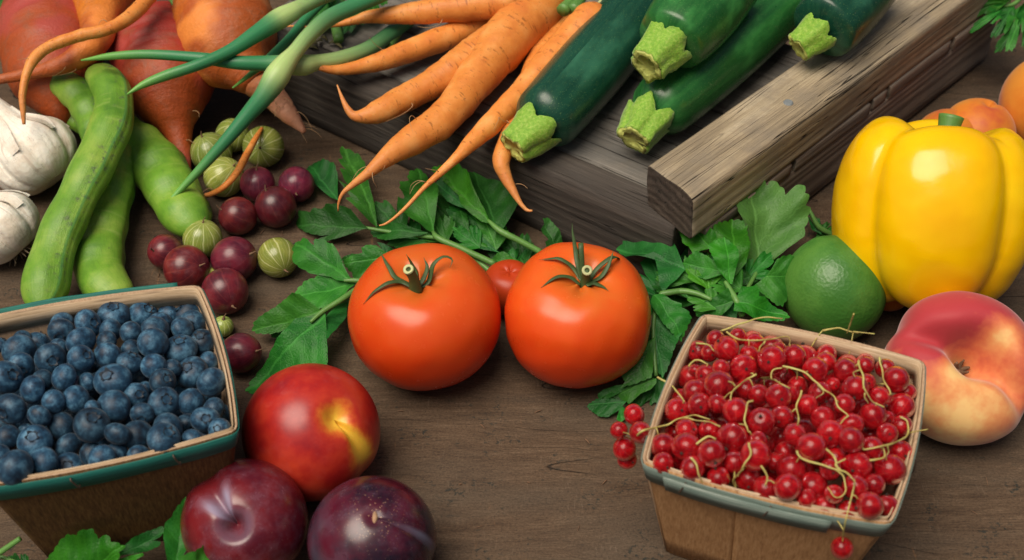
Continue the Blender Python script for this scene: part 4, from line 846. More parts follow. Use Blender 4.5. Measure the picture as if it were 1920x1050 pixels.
# ------------------------------------------------------------------ celery leaves
def leaf(parent, base, tip, wide=1.0, roll=0, seed=0, mat='leaf', lobes=3, bend=.35, fold=.5, spread=62, face=.6, depth=.32, teeth=3, wav=.10):
    b = at(*base); tp = at(*tip); L = np.linalg.norm(tp-b); x = unit(tp-b); r = np.random.default_rng(seed)
    nrm = unit(-VF*face+np.array([0, 0, 1.0])*(1-face)); nrm = unit(nrm-x*(nrm @ x)); y = np.cross(nrm, x)
    cr, sr = math.cos(math.radians(roll)), math.sin(math.radians(roll)); y, nrm = y*cr+nrm*sr, nrm*cr-y*sr
    nt, nr = 25*lobes+1, 14
    s = np.linspace(-1, 1, nt); sp = math.radians(spread)
    th = s*sp
    q = (s+1)/2*lobes; li = np.minimum(np.floor(q).astype(int), lobes-1); lu = (q-li)*2-1       # -1..1 inside its lobe
    amp = .86+.09*r.normal(size=lobes); amp[lobes//2] = 1.0
    env = 1-.42*np.abs(s)**1.5
    lobe = 1-depth*1.25*(.3*np.abs(lu)**2+.7*np.abs(lu)**5)
    tn = teeth; ph = (lu+1)/2*tn; saw = np.abs((ph % 1.0)-.5)*2; tooth = 1-(.11+.03*r.random())*saw**2.6*(np.abs(s) < .985)
    ra = L*env*lobe*tooth*amp[li]*(1+.025*r.normal(size=nt))
    # narrow wedge at the base
    ra[0] *= .5; ra[-1] *= .5; ra[1] *= .8; ra[-2] *= .8
    v = np.linspace(0, 1, nr)**.9
    X = v[:, None]*(ra*np.cos(th))[None]; Y = v[:, None]*(ra*np.sin(th))[None]*wide
    Z = fold*.05*L*np.cos(2*np.pi*(X/L*3.2-np.abs(Y)/L*2.6))*np.clip(v[:, None]*2.5, 0, 1)*np.clip(np.abs(Y)/L*6, 0, 1)
    Z = Z + fold*.22*np.abs(Y)
    k = bend/L; ang = X*k                       # curl along the length
    Xc = np.where(abs(bend) > 1e-3, np.sin(ang)/k, X) if abs(bend) > 1e-3 else X; Zc = -(1-np.cos(ang))/k if abs(bend) > 1e-3 else 0*X
    X2 = Xc+Z*np.sin(ang); Z2 = Zc+Z*np.cos(ang)
    # when curled the tip would fall short: stretch to keep its place
    pk = np.argmax(ra*np.cos(th)); e = np.array([X2[-1, nt//2], Z2[-1, nt//2]]); a0 = math.atan2(e[1], e[0]); rot = np.array([[math.cos(-a0), -math.sin(-a0)], [math.sin(-a0), math.cos(-a0)]]); sc_ = L/np.linalg.norm(e)
    XZ = np.stack([X2, Z2], -1) @ rot.T*sc_; X2, Z2 = XZ[..., 0], XZ[..., 1]
    G = np.stack([X2, Y, Z2], -1); Z3 = wav*L*(snoise(G/L, 4.5, seed, 2)+.6*snoise(G/L, 2.2, seed+3, 1))*v[:, None]; G[..., 2] += Z3
    W = b+G[..., :1]*x+G[..., 1:2]*y+G[..., 2:]*nrm
    W[..., 2] = np.maximum(W[..., 2], .05)
    m, n = W.shape[:2]; V = W.reshape(-1, 3); F = []; uv = []
    for i in range(m-1):
        for j in range(n-1):
            F.append((i*n+j, (i+1)*n+j, (i+1)*n+j+1, i*n+j+1))
            uv += [(Y[i, j]/L*1.5, X[i, j]/L), (Y[i+1, j]/L*1.5, X[i+1, j]/L), (Y[i+1, j+1]/L*1.5, X[i+1, j+1]/L), (Y[i, j+1]/L*1.5, X[i, j+1]/L)]
    return mesh('leaf', V, F, M[mat], parent, None, uv)
D = 'leaf_dark'; B = 'leaf_bright'; PA = 'leaf_pale'; G_ = 'leaf'
gl = 'celery sprigs among the fruit'
def leaf_poly(parent, T, base, out, zb, zt, mat='leaf', roll=0, fold=.3, curl=.3, seed=0, face=.62, wav=.09):
    """a leaf with its own outline, laid on a tilted plane through base and tip, then keeled, curled and crinkled"""
    px = lambda p: (T[0]+p[0]/T[2], T[1]+p[1]/T[2])
    b2 = np.array(px(base)); o2 = np.array([px(p) for p in out]); far = int(np.argmax(np.linalg.norm(o2-b2, axis=1)))
    b = at(*b2, zb); tp = at(*o2[far], zt); L = np.linalg.norm(tp-b); x = unit(tp-b)
    nrm = unit(-VF*face+np.array([0, 0, 1.0])*(1-face)); nrm = unit(nrm-x*(nrm @ x)); y = np.cross(nrm, x)
    c, s_ = math.cos(math.radians(roll)), math.sin(math.radians(roll)); y, nrm = y*c+nrm*s_, nrm*c-y*s_
    O = []
    for q in o2:
        d = VF+VR*(q[0]-960)/FPX+VU*(525-q[1])/FPX; O.append(CAMP+d*(((b-CAMP) @ nrm)/(d @ nrm)))
    O = np.array(O); seg = np.linalg.norm(np.diff(np.vstack([O, O[:1]]), axis=0), axis=1); cl = np.r_[0, np.cumsum(seg)]; n = 210
    Oc = np.vstack([O, O[:1]]); rs = np.linspace(0, cl[-1], n, endpoint=False); R_ = np.stack([np.interp(rs, cl, Oc[:, k]) for k in range(3)], 1)
    R_ = (np.roll(R_, 1, 0)+5*R_+np.roll(R_, -1, 0))/7
    # fine teeth between the drawn ones
    ctr = R_.mean(0); away = np.clip(np.linalg.norm(R_-b, axis=1)/L*2-.5, 0, 1); R_ = ctr+(R_-ctr)*1.05; R_ = R_+(R_-ctr)*(.075*away*(np.abs(np.sin(rs/cl[-1]*math.pi*24+seed))**.7-.3))[:, None]
    v = np.linspace(0, 1, 14)**.85; W = b+(R_-b)[None]*v[:, None, None]
    X = (W-b) @ x; Y = (W-b) @ y
    q = 2*np.pi*(X/L*3.4-np.abs(Y)/L*2.8)
    Z = fold*.45*np.abs(Y)+.012*L*np.cos(q)*np.clip(np.abs(Y)/L*6, 0, 1)-curl*(X/L)**2*L*.35+curl*X/L*L*.12
    loc_ = np.stack([X, Y, 0*X], -1)/L; Z = Z+wav*L*(snoise(loc_, 4.2, seed+1, 2)+.5*snoise(loc_, 9, seed+2, 1))*np.clip(X/L*2, 0, 1)
    W = W+nrm*Z[..., None]; W[..., 2] = np.maximum(W[..., 2], .04)
    m = len(v); F = []; uv = []
    for i in range(m-1):
        for j in range(n):
            k = (j+1) % n; F.append((i*n+j, i*n+k, (i+1)*n+k, (i+1)*n+j))
            uv += [(Y[a_, c_]/L*1.5, X[a_, c_]/L) for a_, c_ in ((i, j), (i, k), (i+1, k), (i+1, j))]
    V = W.reshape(-1, 3); f0 = F[0]
    nn = sum((np.cross(V[f[1]]-V[f[0]], V[f[3]]-V[f[0]]) for f in F[n*6:n*8]), np.zeros(3))
    if nn @ VF > 0:
        uv = [u for i in range(0, len(uv), 4) for u in uv[i:i+4][::-1]]; F = [f[::-1] for f in F]
    return mesh('leaf', V, F, M[mat], parent, None, uv)
def leaf_set(e, base, tip, **kw): kw.pop('side', None); return leaf(e, base, tip, **kw)
def sprig(name, label, cat, base, leaves, stems, group=None, polys=()):
    b = at(*base); e = empty(name, (b[0], b[1], 0), label, cat, group)
    for i, l in enumerate(leaves):
        kw = dict(l[2]) if len(l) > 2 else {}; kw.setdefault('seed', i*13+len(label)); kw.pop('side', None); leaf(e, l[0], l[1], **kw)
    for i, p in enumerate(polys):
        kw = dict(p[5]) if len(p) > 5 else {}; kw.setdefault('seed', i*17+len(label)); leaf_poly(e, p[0], p[1], p[2], p[3], p[4], **kw)
    for s_ in stems:
        P, R = pxpath(s_); tube('leaf_stalk', P, R, M['stalk'], e, n=9, m=22, noise=.04)
    return e
Z1 = (450, 420, 3.28); Z2 = (540, 260, 4.772); Z3 = (760, 290, 4.772); Z4 = (1140, 320, 3.75); Z5 = (1340, 320, 3.5); Z6 = (1090, 540, 4.04); Z7 = (0, 880, 4.0)
sprig('celery_sprig', 'celery sprig left of the tomatoes with broad leaves reaching the gooseberries', 'celery', (640, 560), [],
    [[(668, 543, 2.0, 6), (640, 562, 2.1, 6), (605, 584, 2.0, 5), (582, 604, 1.9, 3)], [(700, 530, 2.2, 5), (668, 526, 2.3, 5), (645, 526, 2.3, 3)]], gl, [
    (Z1, (525, 570), [(525,570),(600,500),(700,420),(690,470),(650,530),(645,590),(600,640),(560,680),(535,705),(530,640)], 1.5, .5, dict(mat=D, curl=.1)),
    (Z1, (700, 360), [(700,350),(600,345),(510,295),(400,345),(350,380),(325,430),(370,440),(420,465),(450,500),(480,525),(540,500),(620,450),(660,400),(700,375)], 2.1, 1.6, dict(mat=G_, roll=12, fold=.2, curl=.5)),
    (Z1, (690, 350), [(690,352),(600,345),(520,300),(440,300),(380,265),(350,225),(360,190),(335,150),(335,105),(380,115),(400,97),(430,105),(455,135),(480,150),(485,115),(530,110),(560,135),(575,130),(600,175),(615,230),(650,290)], 2.3, 2.2, dict(mat=G_, roll=-14, fold=.35, curl=.4)),
    (Z1, (330, 615), [(330,620),(190,662),(188,690),(250,706),(310,660)], 1.0, .5, dict(mat=D)),
    (Z1, (515, 560), [(515,560),(450,590),(400,590),(340,600),(300,660),(250,710),(200,770),(160,835),(110,880),(60,940),(35,1015),(80,1022),(150,990),(230,950),(300,930),(420,920),(532,900),(532,760),(525,650)], 1.9, .45, dict(mat=G_, roll=6, fold=.3, curl=.4)),
    (Z1, (505, 545), [(505,545),(460,510),(410,470),(370,440),(320,430),(260,470),(180,530),(110,570),(75,605),(70,650),(110,665),(170,668),(230,655),(300,610),(370,575),(420,575),(470,560)], 2.0, 1.2, dict(mat=G_, roll=-12, fold=.25, curl=.6)),
    (Z1, (930, 198), [(930,200),(880,170),(840,140),(790,135),(755,155),(760,185),(700,200),(650,220),(645,245),(700,300),(700,335),(760,330),(820,285),(900,240)], 2.2, 1.7, dict(mat=G_, roll=-6, fold=.3)),
    (Z1, (700, 215), [(720,230),(640,235),(625,215),(690,183),(745,195)], .9, .6, dict(mat=D))])
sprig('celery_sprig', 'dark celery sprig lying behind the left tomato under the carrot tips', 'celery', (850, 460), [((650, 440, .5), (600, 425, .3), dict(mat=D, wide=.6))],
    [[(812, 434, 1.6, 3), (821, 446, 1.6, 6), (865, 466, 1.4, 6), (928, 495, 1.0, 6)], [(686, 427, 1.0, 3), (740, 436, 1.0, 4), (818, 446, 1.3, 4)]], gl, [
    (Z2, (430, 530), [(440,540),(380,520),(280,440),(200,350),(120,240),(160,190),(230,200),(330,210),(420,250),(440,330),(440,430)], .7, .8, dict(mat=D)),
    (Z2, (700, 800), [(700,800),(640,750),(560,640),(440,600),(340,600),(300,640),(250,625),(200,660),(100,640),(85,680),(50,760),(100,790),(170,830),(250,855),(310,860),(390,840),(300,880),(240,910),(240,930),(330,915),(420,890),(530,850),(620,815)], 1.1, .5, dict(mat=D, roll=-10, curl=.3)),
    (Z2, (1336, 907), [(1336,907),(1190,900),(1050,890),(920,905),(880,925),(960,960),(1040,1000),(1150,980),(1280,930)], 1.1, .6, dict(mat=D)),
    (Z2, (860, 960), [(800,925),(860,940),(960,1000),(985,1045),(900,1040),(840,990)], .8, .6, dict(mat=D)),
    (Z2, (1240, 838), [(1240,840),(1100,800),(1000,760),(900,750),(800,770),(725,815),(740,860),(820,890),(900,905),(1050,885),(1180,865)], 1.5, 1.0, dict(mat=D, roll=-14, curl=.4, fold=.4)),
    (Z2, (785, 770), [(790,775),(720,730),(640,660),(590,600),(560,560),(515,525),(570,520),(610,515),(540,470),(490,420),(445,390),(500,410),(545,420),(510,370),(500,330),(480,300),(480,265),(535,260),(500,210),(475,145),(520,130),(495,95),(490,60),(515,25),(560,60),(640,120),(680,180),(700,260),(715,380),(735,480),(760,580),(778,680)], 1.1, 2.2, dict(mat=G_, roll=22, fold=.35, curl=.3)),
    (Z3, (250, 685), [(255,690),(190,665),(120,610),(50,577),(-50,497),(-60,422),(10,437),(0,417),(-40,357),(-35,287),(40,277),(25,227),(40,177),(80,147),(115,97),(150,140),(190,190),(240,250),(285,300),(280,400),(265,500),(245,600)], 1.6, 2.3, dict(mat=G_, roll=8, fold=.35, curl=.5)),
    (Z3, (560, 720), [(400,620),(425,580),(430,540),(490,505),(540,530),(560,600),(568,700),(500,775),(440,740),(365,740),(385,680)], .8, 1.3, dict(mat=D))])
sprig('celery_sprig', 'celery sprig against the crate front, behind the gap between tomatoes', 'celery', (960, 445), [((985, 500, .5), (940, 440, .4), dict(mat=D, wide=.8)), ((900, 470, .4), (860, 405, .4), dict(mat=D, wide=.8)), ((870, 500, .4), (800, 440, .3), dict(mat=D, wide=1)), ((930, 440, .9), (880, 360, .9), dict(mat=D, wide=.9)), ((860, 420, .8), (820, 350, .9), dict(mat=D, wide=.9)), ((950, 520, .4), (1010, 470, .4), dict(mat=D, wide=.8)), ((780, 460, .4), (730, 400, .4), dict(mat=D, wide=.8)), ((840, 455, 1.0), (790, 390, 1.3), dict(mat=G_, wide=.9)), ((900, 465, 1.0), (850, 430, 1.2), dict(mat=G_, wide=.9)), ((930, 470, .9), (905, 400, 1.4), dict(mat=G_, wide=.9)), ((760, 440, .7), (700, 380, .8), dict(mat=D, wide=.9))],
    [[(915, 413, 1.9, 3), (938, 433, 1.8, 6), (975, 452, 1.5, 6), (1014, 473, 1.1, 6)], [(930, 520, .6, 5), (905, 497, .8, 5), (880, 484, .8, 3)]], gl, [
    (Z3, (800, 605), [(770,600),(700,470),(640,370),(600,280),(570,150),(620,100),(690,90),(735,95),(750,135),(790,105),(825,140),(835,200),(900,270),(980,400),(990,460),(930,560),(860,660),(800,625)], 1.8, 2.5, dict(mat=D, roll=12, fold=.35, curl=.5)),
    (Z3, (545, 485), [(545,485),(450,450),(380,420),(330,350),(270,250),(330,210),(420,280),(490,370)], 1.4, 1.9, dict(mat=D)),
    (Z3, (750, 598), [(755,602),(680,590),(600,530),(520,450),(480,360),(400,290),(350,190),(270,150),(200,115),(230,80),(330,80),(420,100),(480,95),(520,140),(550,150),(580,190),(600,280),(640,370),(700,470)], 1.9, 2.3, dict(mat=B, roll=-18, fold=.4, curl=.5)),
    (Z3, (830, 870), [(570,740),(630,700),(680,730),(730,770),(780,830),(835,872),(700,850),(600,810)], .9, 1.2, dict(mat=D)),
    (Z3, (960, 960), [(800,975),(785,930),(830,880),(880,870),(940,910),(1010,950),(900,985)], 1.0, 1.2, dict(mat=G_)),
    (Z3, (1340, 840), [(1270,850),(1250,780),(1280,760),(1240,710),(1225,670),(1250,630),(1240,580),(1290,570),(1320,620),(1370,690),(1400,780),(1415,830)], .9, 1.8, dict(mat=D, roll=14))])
sprig('celery_sprig', 'bushy celery sprig right of the tomato with one pale broad leaf standing up', 'celery', (1370, 550), [
    ((1360, 560, 1.4), (1310, 520, 1.2), dict(mat=D, wide=1)), ((1400, 570, 1.3), (1440, 535, 1.3), dict(mat=D, wide=1)), ((1320, 570, 1.4), (1290, 520, 1.2), dict(mat=D, wide=1)), ((1420, 600, 1.3), (1440, 560, 1.6), dict(mat=D, wide=.9)),
    ((1340, 520, 1.6), (1270, 455, 1.6), dict(mat=D, wide=1.1)), ((1330, 540, 2.0), (1400, 470, 2.6), dict(mat=D, wide=1.1)), ((1290, 560, 1.8), (1250, 490, 1.8), dict(mat=D, wide=1)), ((1330, 560, 2.0), (1350, 470, 2.2), dict(mat=D, wide=1.2)), ((1380, 600, 2.0), (1330, 560, 2.1), dict(mat=D, wide=1)), ((1450, 560, 1.2), (1430, 470, 1.8), dict(mat=D, wide=1)), ((1300, 530, 2.4), (1240, 480, 2.6), dict(mat=G_, wide=1)), ((1390, 545, 2.5), (1325, 500, 2.9), dict(mat=G_, wide=1)), ((1330, 545, 2.4), (1310, 470, 2.9), dict(mat=B, wide=.9)), ((1400, 520, 2.3), (1445, 480, 2.7), dict(mat=G_, wide=1)), ((1345, 580, 2.6), (1290, 550, 2.6), dict(mat=G_, wide=1))],
    [[(1240, 553, 2.4, 5), (1275, 546, 2.7, 6), (1305, 550, 2.8, 5), (1335, 562, 2.8, 4)], [(1360, 528, 3.1, 4), (1377, 557, 3.0, 6), (1383, 569, 2.9, 6), (1392, 592, 2.4, 6)], [(1422, 505, 2.4, 4), (1405, 535, 2.4, 4), (1385, 570, 2.6, 4)]], gl, [
    (Z5, (290, 640), [(290,640),(200,640),(205,560),(215,480),(240,420),(220,370),(180,310),(155,270),(145,205),(200,215),(175,160),(210,130),(205,70),(240,30),(290,50),(340,75),(355,105),(370,75),(410,90),(435,140),(443,180),(475,150),(510,118),(545,140),(550,185),(565,195),(560,250),(590,260),(585,310),(560,380),(550,440),(480,490),(400,560),(330,612)], 2.2, 4.6, dict(mat=PA, roll=8, fold=.3, curl=.5, wav=.15)),
    (Z5, (120, 725), [(120,690),(180,660),(260,645),(340,685),(250,740),(130,765)], 2.3, 2.2, dict(mat=D)),
    (Z4, (875, 740), [(870,745),(800,500),(738,430),(760,390),(800,360),(850,350),(890,335),(960,345),(985,380),(978,450),(982,520),(960,650),(900,725)], 2.9, 4.0, dict(mat=B, roll=8, fold=.3, curl=.4)),
    (Z4, (715, 535), [(722,540),(640,560),(600,580),(570,530),(530,505),(520,460),(490,400),(475,330),(480,285),(530,300),(560,320),(580,315),(620,350),(640,390),(670,375),(710,400),(750,440),(765,490)], 3.3, 4.1, dict(mat=B, roll=-12, fold=.35, curl=.4)),
    (Z4, (828, 715), [(832,717),(760,650),(690,600),(620,570),(570,610),(530,650),(530,700),(600,735),(640,745),(690,760),(750,742)], 3.2, 3.0, dict(mat=G_, roll=-14, fold=.3, curl=.6)),
    (Z4, (860, 780), [(852,785),(780,700),(740,620),(710,530),(760,490),(820,475),(870,510),(905,560),(912,620),(892,700),(872,790)], 3.2, 4.2, dict(mat=B, roll=-4, fold=.35, curl=.6)),
    (Z5, (345, 690), [(340,695),(380,640),(410,590),(450,570),(500,565),(530,600),(570,640),(580,690),(550,720),(555,750),(520,770),(530,795),(480,810),(470,840),(440,880),(400,870),(350,830),(290,780),(270,750)], 3.0, 2.9, dict(mat=G_, roll=12, fold=.3, curl=.5)),
    (Z4, (880, 915), [(882,918),(840,830),(800,860),(750,890),(710,900),(640,960),(625,1005),(660,1030),(720,1040),(800,1010),(850,965)], 2.9, 2.4, dict(mat=G_, roll=-8, fold=.35, curl=.5)),
    (Z5, (140, 862), [(140,862),(165,800),(180,770),(240,770),(265,760),(295,790),(290,830),(330,830),(380,870),(440,900),(485,940),(440,965),(360,965),(280,965),(200,935),(130,920)], 3.0, 2.8, dict(mat=B, roll=-10, fold=.3, curl=.5))])
sprig('celery_sprig', 'celery sprig hanging between the right tomato and the currant basket', 'celery', (1240, 620), [((1240, 700, .5), (1180, 760, .3), dict(mat=D, wide=.8)), ((1245, 600, .8), (1235, 680, .4), dict(mat=D, wide=.6)), ((1260, 590, 1.2), (1270, 520, 1.4), dict(mat=D, wide=1)), ((1245, 560, 1.4), (1215, 480, 1.4), dict(mat=D, wide=.8)), ((1250, 640, .8), (1200, 690, .4), dict(mat=D, wide=.8)), ((1235, 720, .4), (1130, 750, .3), dict(mat=D, wide=.6))],
    [[(1320, 556, 2.7, 4), (1288, 546, 2.7, 5), (1253, 549, 2.7, 6), (1236, 556, 2.6, 5), (1226, 600, 2.2, 4), (1226, 650, 1.6, 4), (1230, 705, 1.0, 4)]], gl, [
    (Z6, (560, 690), [(562,690),(470,680),(380,730),(300,780),(250,815),(320,840),(370,870),(450,800),(520,770),(562,722)], 1.1, .6, dict(mat=G_)),
    (Z6, (335, 735), [(342,730),(260,740),(170,770),(130,800),(140,830),(180,845),(240,820),(310,780)], .8, .5, dict(mat=D)),
    (Z6, (330, 865), [(335,860),(230,840),(120,840),(52,880),(55,905),(140,970),(200,975),(280,930)], .6, .3, dict(mat=D)),
    (Z6, (300, 900), [(300,880),(270,990),(300,1010),(360,960)], .5, .3, dict(mat=G_)),
    (Z4, (528, 692), [(532,692),(500,610),(470,540),(430,480),(370,430),(300,405),(250,395),(220,400),(210,410),(110,425),(60,470),(110,530),(180,580),(250,595),(320,560),(330,620),(350,700),(360,800),(385,855),(430,800),(480,750)], 2.8, 2.6, dict(mat=D, roll=10, fold=.15, curl=.9)),
    (Z6, (530, 135), [(528,130),(545,220),(570,330),(575,450),(580,600),(610,640),(640,600),(700,450),(770,330),(650,280),(590,210)], 2.4, 1.2, dict(mat=D, roll=8)),
    (Z6, (553, 380), [(556,378),(480,430),(420,500),(325,590),(315,640),(330,690),(400,680),(310,740),(400,720),(510,680),(530,600),(545,500)], 1.9, 1.1, dict(mat=G_, roll=-10, curl=.4)),
    (Z6, (520, 150), [(505,110),(545,50),(535,200),(500,185)], 2.5, 2.0, dict(mat=D)),
    (Z6, (560, 62), [(548,58),(530,120),(540,160),(600,220),(650,280),(720,330),(760,340),(800,270),(825,230),(800,190),(750,170),(755,130),(700,120),(640,80),(610,50)], 2.7, 2.4, dict(mat=G_, roll=-10, fold=.3, curl=.6))])
sprig('celery_sprig', 'celery sprig in the shade below the blueberry basket at the front', 'celery', (200, 1030), [((60, 1075, .9), (10, 1040, .9), dict(mat=D, wide=.8))],
    [[(-25, 1052, 1.4, 5), (0, 1036, 1.7, 6), (38, 1010, 2.2, 5)], [(-15, 1040, 1.2, 4), (20, 1050, 1.2, 4), (60, 1070, 1.2, 4)]], gl, [
    (Z7, (890, 645), [(890,645),(950,560),(1000,520),(1100,470),(1200,430),(1225,470),(1190,510),(1120,530),(1190,540),(1190,570),(1100,610),(1000,632)], 1.6, 2.1, dict(mat=D)),
    (Z7, (860, 720), [(850,720),(880,680),(960,650),(1060,630),(1065,650),(980,700)], 1.7, 2.0, dict(mat=B)),
    (Z7, (600, 800), [(330,740),(370,680),(420,620),(460,570),(500,520),(550,490),(610,500),(620,480),(660,455),(710,460),(725,500),(730,530),(760,510),(800,495),(820,540),(880,560),(910,580),(880,640),(860,700),(800,780)], 1.5, 2.5, dict(mat=B, roll=4, curl=.5)),
    (Z7, (1310, 760), [(1270,760),(1240,600),(1225,500),(1250,400),(1280,380),(1320,300),(1390,225),(1385,320),(1360,420),(1380,480),(1340,500),(1380,560),(1390,600),(1350,640),(1340,760)], 1.8, 3.4, dict(mat=G_, roll=24, fold=.4)),
    (Z7, (1600, 800), [(1340,760),(1400,650),(1470,612),(1490,600),(1520,580),(1575,570),(1580,610),(1680,600),(1690,620),(1735,630),(1770,670),(1800,740),(1720,800)], 2.4, 3.4, dict(mat=G_, roll=0, curl=.5))])
# leaves behind: top edge of the picture
sprig('celery_sprig', 'dark green leaves on the crate at the top, behind the scapes', 'celery', (600, 20), [
    ((640, 5, ZT+.6), (545, 30, ZT+.5), dict(mat=D, wide=.8)), ((600, -20, ZT+.9), (600, 62, ZT+.4), dict(mat=D, wide=.8)), ((690, 0, ZT+.6), (640, 60, ZT+.5), dict(mat=D, wide=.6)), ((700, -10, ZT+.8), (700, 40, ZT+.6), dict(mat='leaf', wide=.8))], [], gl)
sprig('parsley_sprig', 'feathery green parsley at the top right corner above the apricots', 'parsley', (1900, 10), [
    ((1895, 5, 4.5), (1780, 22, 4.3), dict(mat='leaf', roll=10, wide=.38, bend=.3, depth=.5, teeth=2, side=0)), ((1890, 10, 4.5), (1825, 52, 4.0), dict(mat='leaf', roll=-8, wide=.42, bend=.3, depth=.5, teeth=2, side=0)),
    ((1900, 12, 4.5), (1866, 62, 3.9), dict(mat=D, roll=8, wide=.5, bend=.3, depth=.5, teeth=2, side=0)), ((1915, 10, 4.5), (1893, 92, 3.6), dict(mat='leaf', roll=5, wide=.4, bend=.3, depth=.5, teeth=2, side=0)), ((1925, 5, 4.5), (1922, 85, 3.5), dict(mat='leaf', wide=.5, depth=.5, teeth=2, side=0)),
    ((1910, 40, 3.9), (1868, 96, 3.2), dict(mat=D, wide=.5, depth=.5, side=0)), ((1880, -10, 4.5), (1830, 20, 4.3), dict(mat=D, wide=.4, depth=.5, side=0))],
    [[(1930, -25, 4.7, 4), (1905, 5, 4.6, 4), (1880, 12, 4.5, 3)]])
sprig('green_leaf', 'large smooth green leaf at the top left corner behind the beets', 'leaf', (20, 40), [((35, -50, 5.2), (5, 110, 3.2), dict(mat='leaf', wide=.62, lobes=1, teeth=1, depth=.1, bend=.5, spread=60, side=0))], [])
sprig('celery_sprig', 'dark leaf stems in the gap between lime and yellow pepper', 'celery', (1530, 420), [((1540, 440, .6), (1515, 392, 1.2), dict(mat=D, wide=.4)), ((1530, 445, .4), (1575, 425, .4), dict(mat=D, wide=.6))], [[(1560, 440, .5, 5), (1535, 425, .9, 5), (1518, 394, 1.5, 3)]], gl)

cr = empty('crumb', at(470, 440, 0), 'scattered dry husk crumbs and wisps on the table near the gooseberries', 'crumbs')
rq = np.random.default_rng(5)
for x, y in ((488, 432), (494, 438), (533, 430), (470, 700), (476, 690), (600, 700), (640, 715), (760, 770), (905, 800), (1010, 775), (860, 905), (990, 905), (1100, 830), (1130, 905), (905, 985), (1085, 985), (1760, 880), (1850, 905), (1820, 960), (300, 520), (270, 420), (560, 640)):
    p = at(x+rq.normal()*4, y+rq.normal()*4, .03); d = rq.normal(size=3)*[.22, .22, .02]; d[2] = abs(d[2])
    tube('crumb', [p-d*.5, p+[0, 0, .03], p+d*.6], [.012, .012+.03*rq.random(), .01], M['husk'], cr, n=5, m=6, noise=.3)

# ------------------------------------------------------------------ baskets
RIM = 6.5
def outline(corners, bow=.28, n=40, smooth=2):
    c = np.array(corners, float); pts = []; ctr = c.mean(0)
    for i in range(4):
        a, b = c[i], c[(i+1) % 4]; d = b-a; nn = np.array([d[1], -d[0]])/np.linalg.norm(d)
        if nn @ ((a+b)/2-ctr) < 0: nn = -nn
        for k in range(n): s = k/n; pts.append(a+d*s+nn*bow*4*s*(1-s))
    p = np.array(pts)
    for _ in range(smooth): p = (np.roll(p, 1, 0)+2*p+np.roll(p, -1, 0))/4
    return p
def offs(p, d):
    t = np.roll(p, -1, 0)-np.roll(p, 1, 0); nn = np.stack([t[:, 1], -t[:, 0]], 1); nn /= np.linalg.norm(nn, axis=1)[:, None]
    if ((p-p.mean(0))*nn).sum() < 0: nn = -nn
    return p+nn*d
def shell(profile, idx, z_of):
    """closed cross section of (offset loops, heights) swept along idx"""
    rows = []
    for p, z in profile: rows.append(np.c_[p[idx], z[idx] if np.ndim(z) else np.full(len(idx), z)])
    G = np.array(rows).transpose(1, 0, 2)      # along, around
    return surf(G, wrap=True, cap=True)
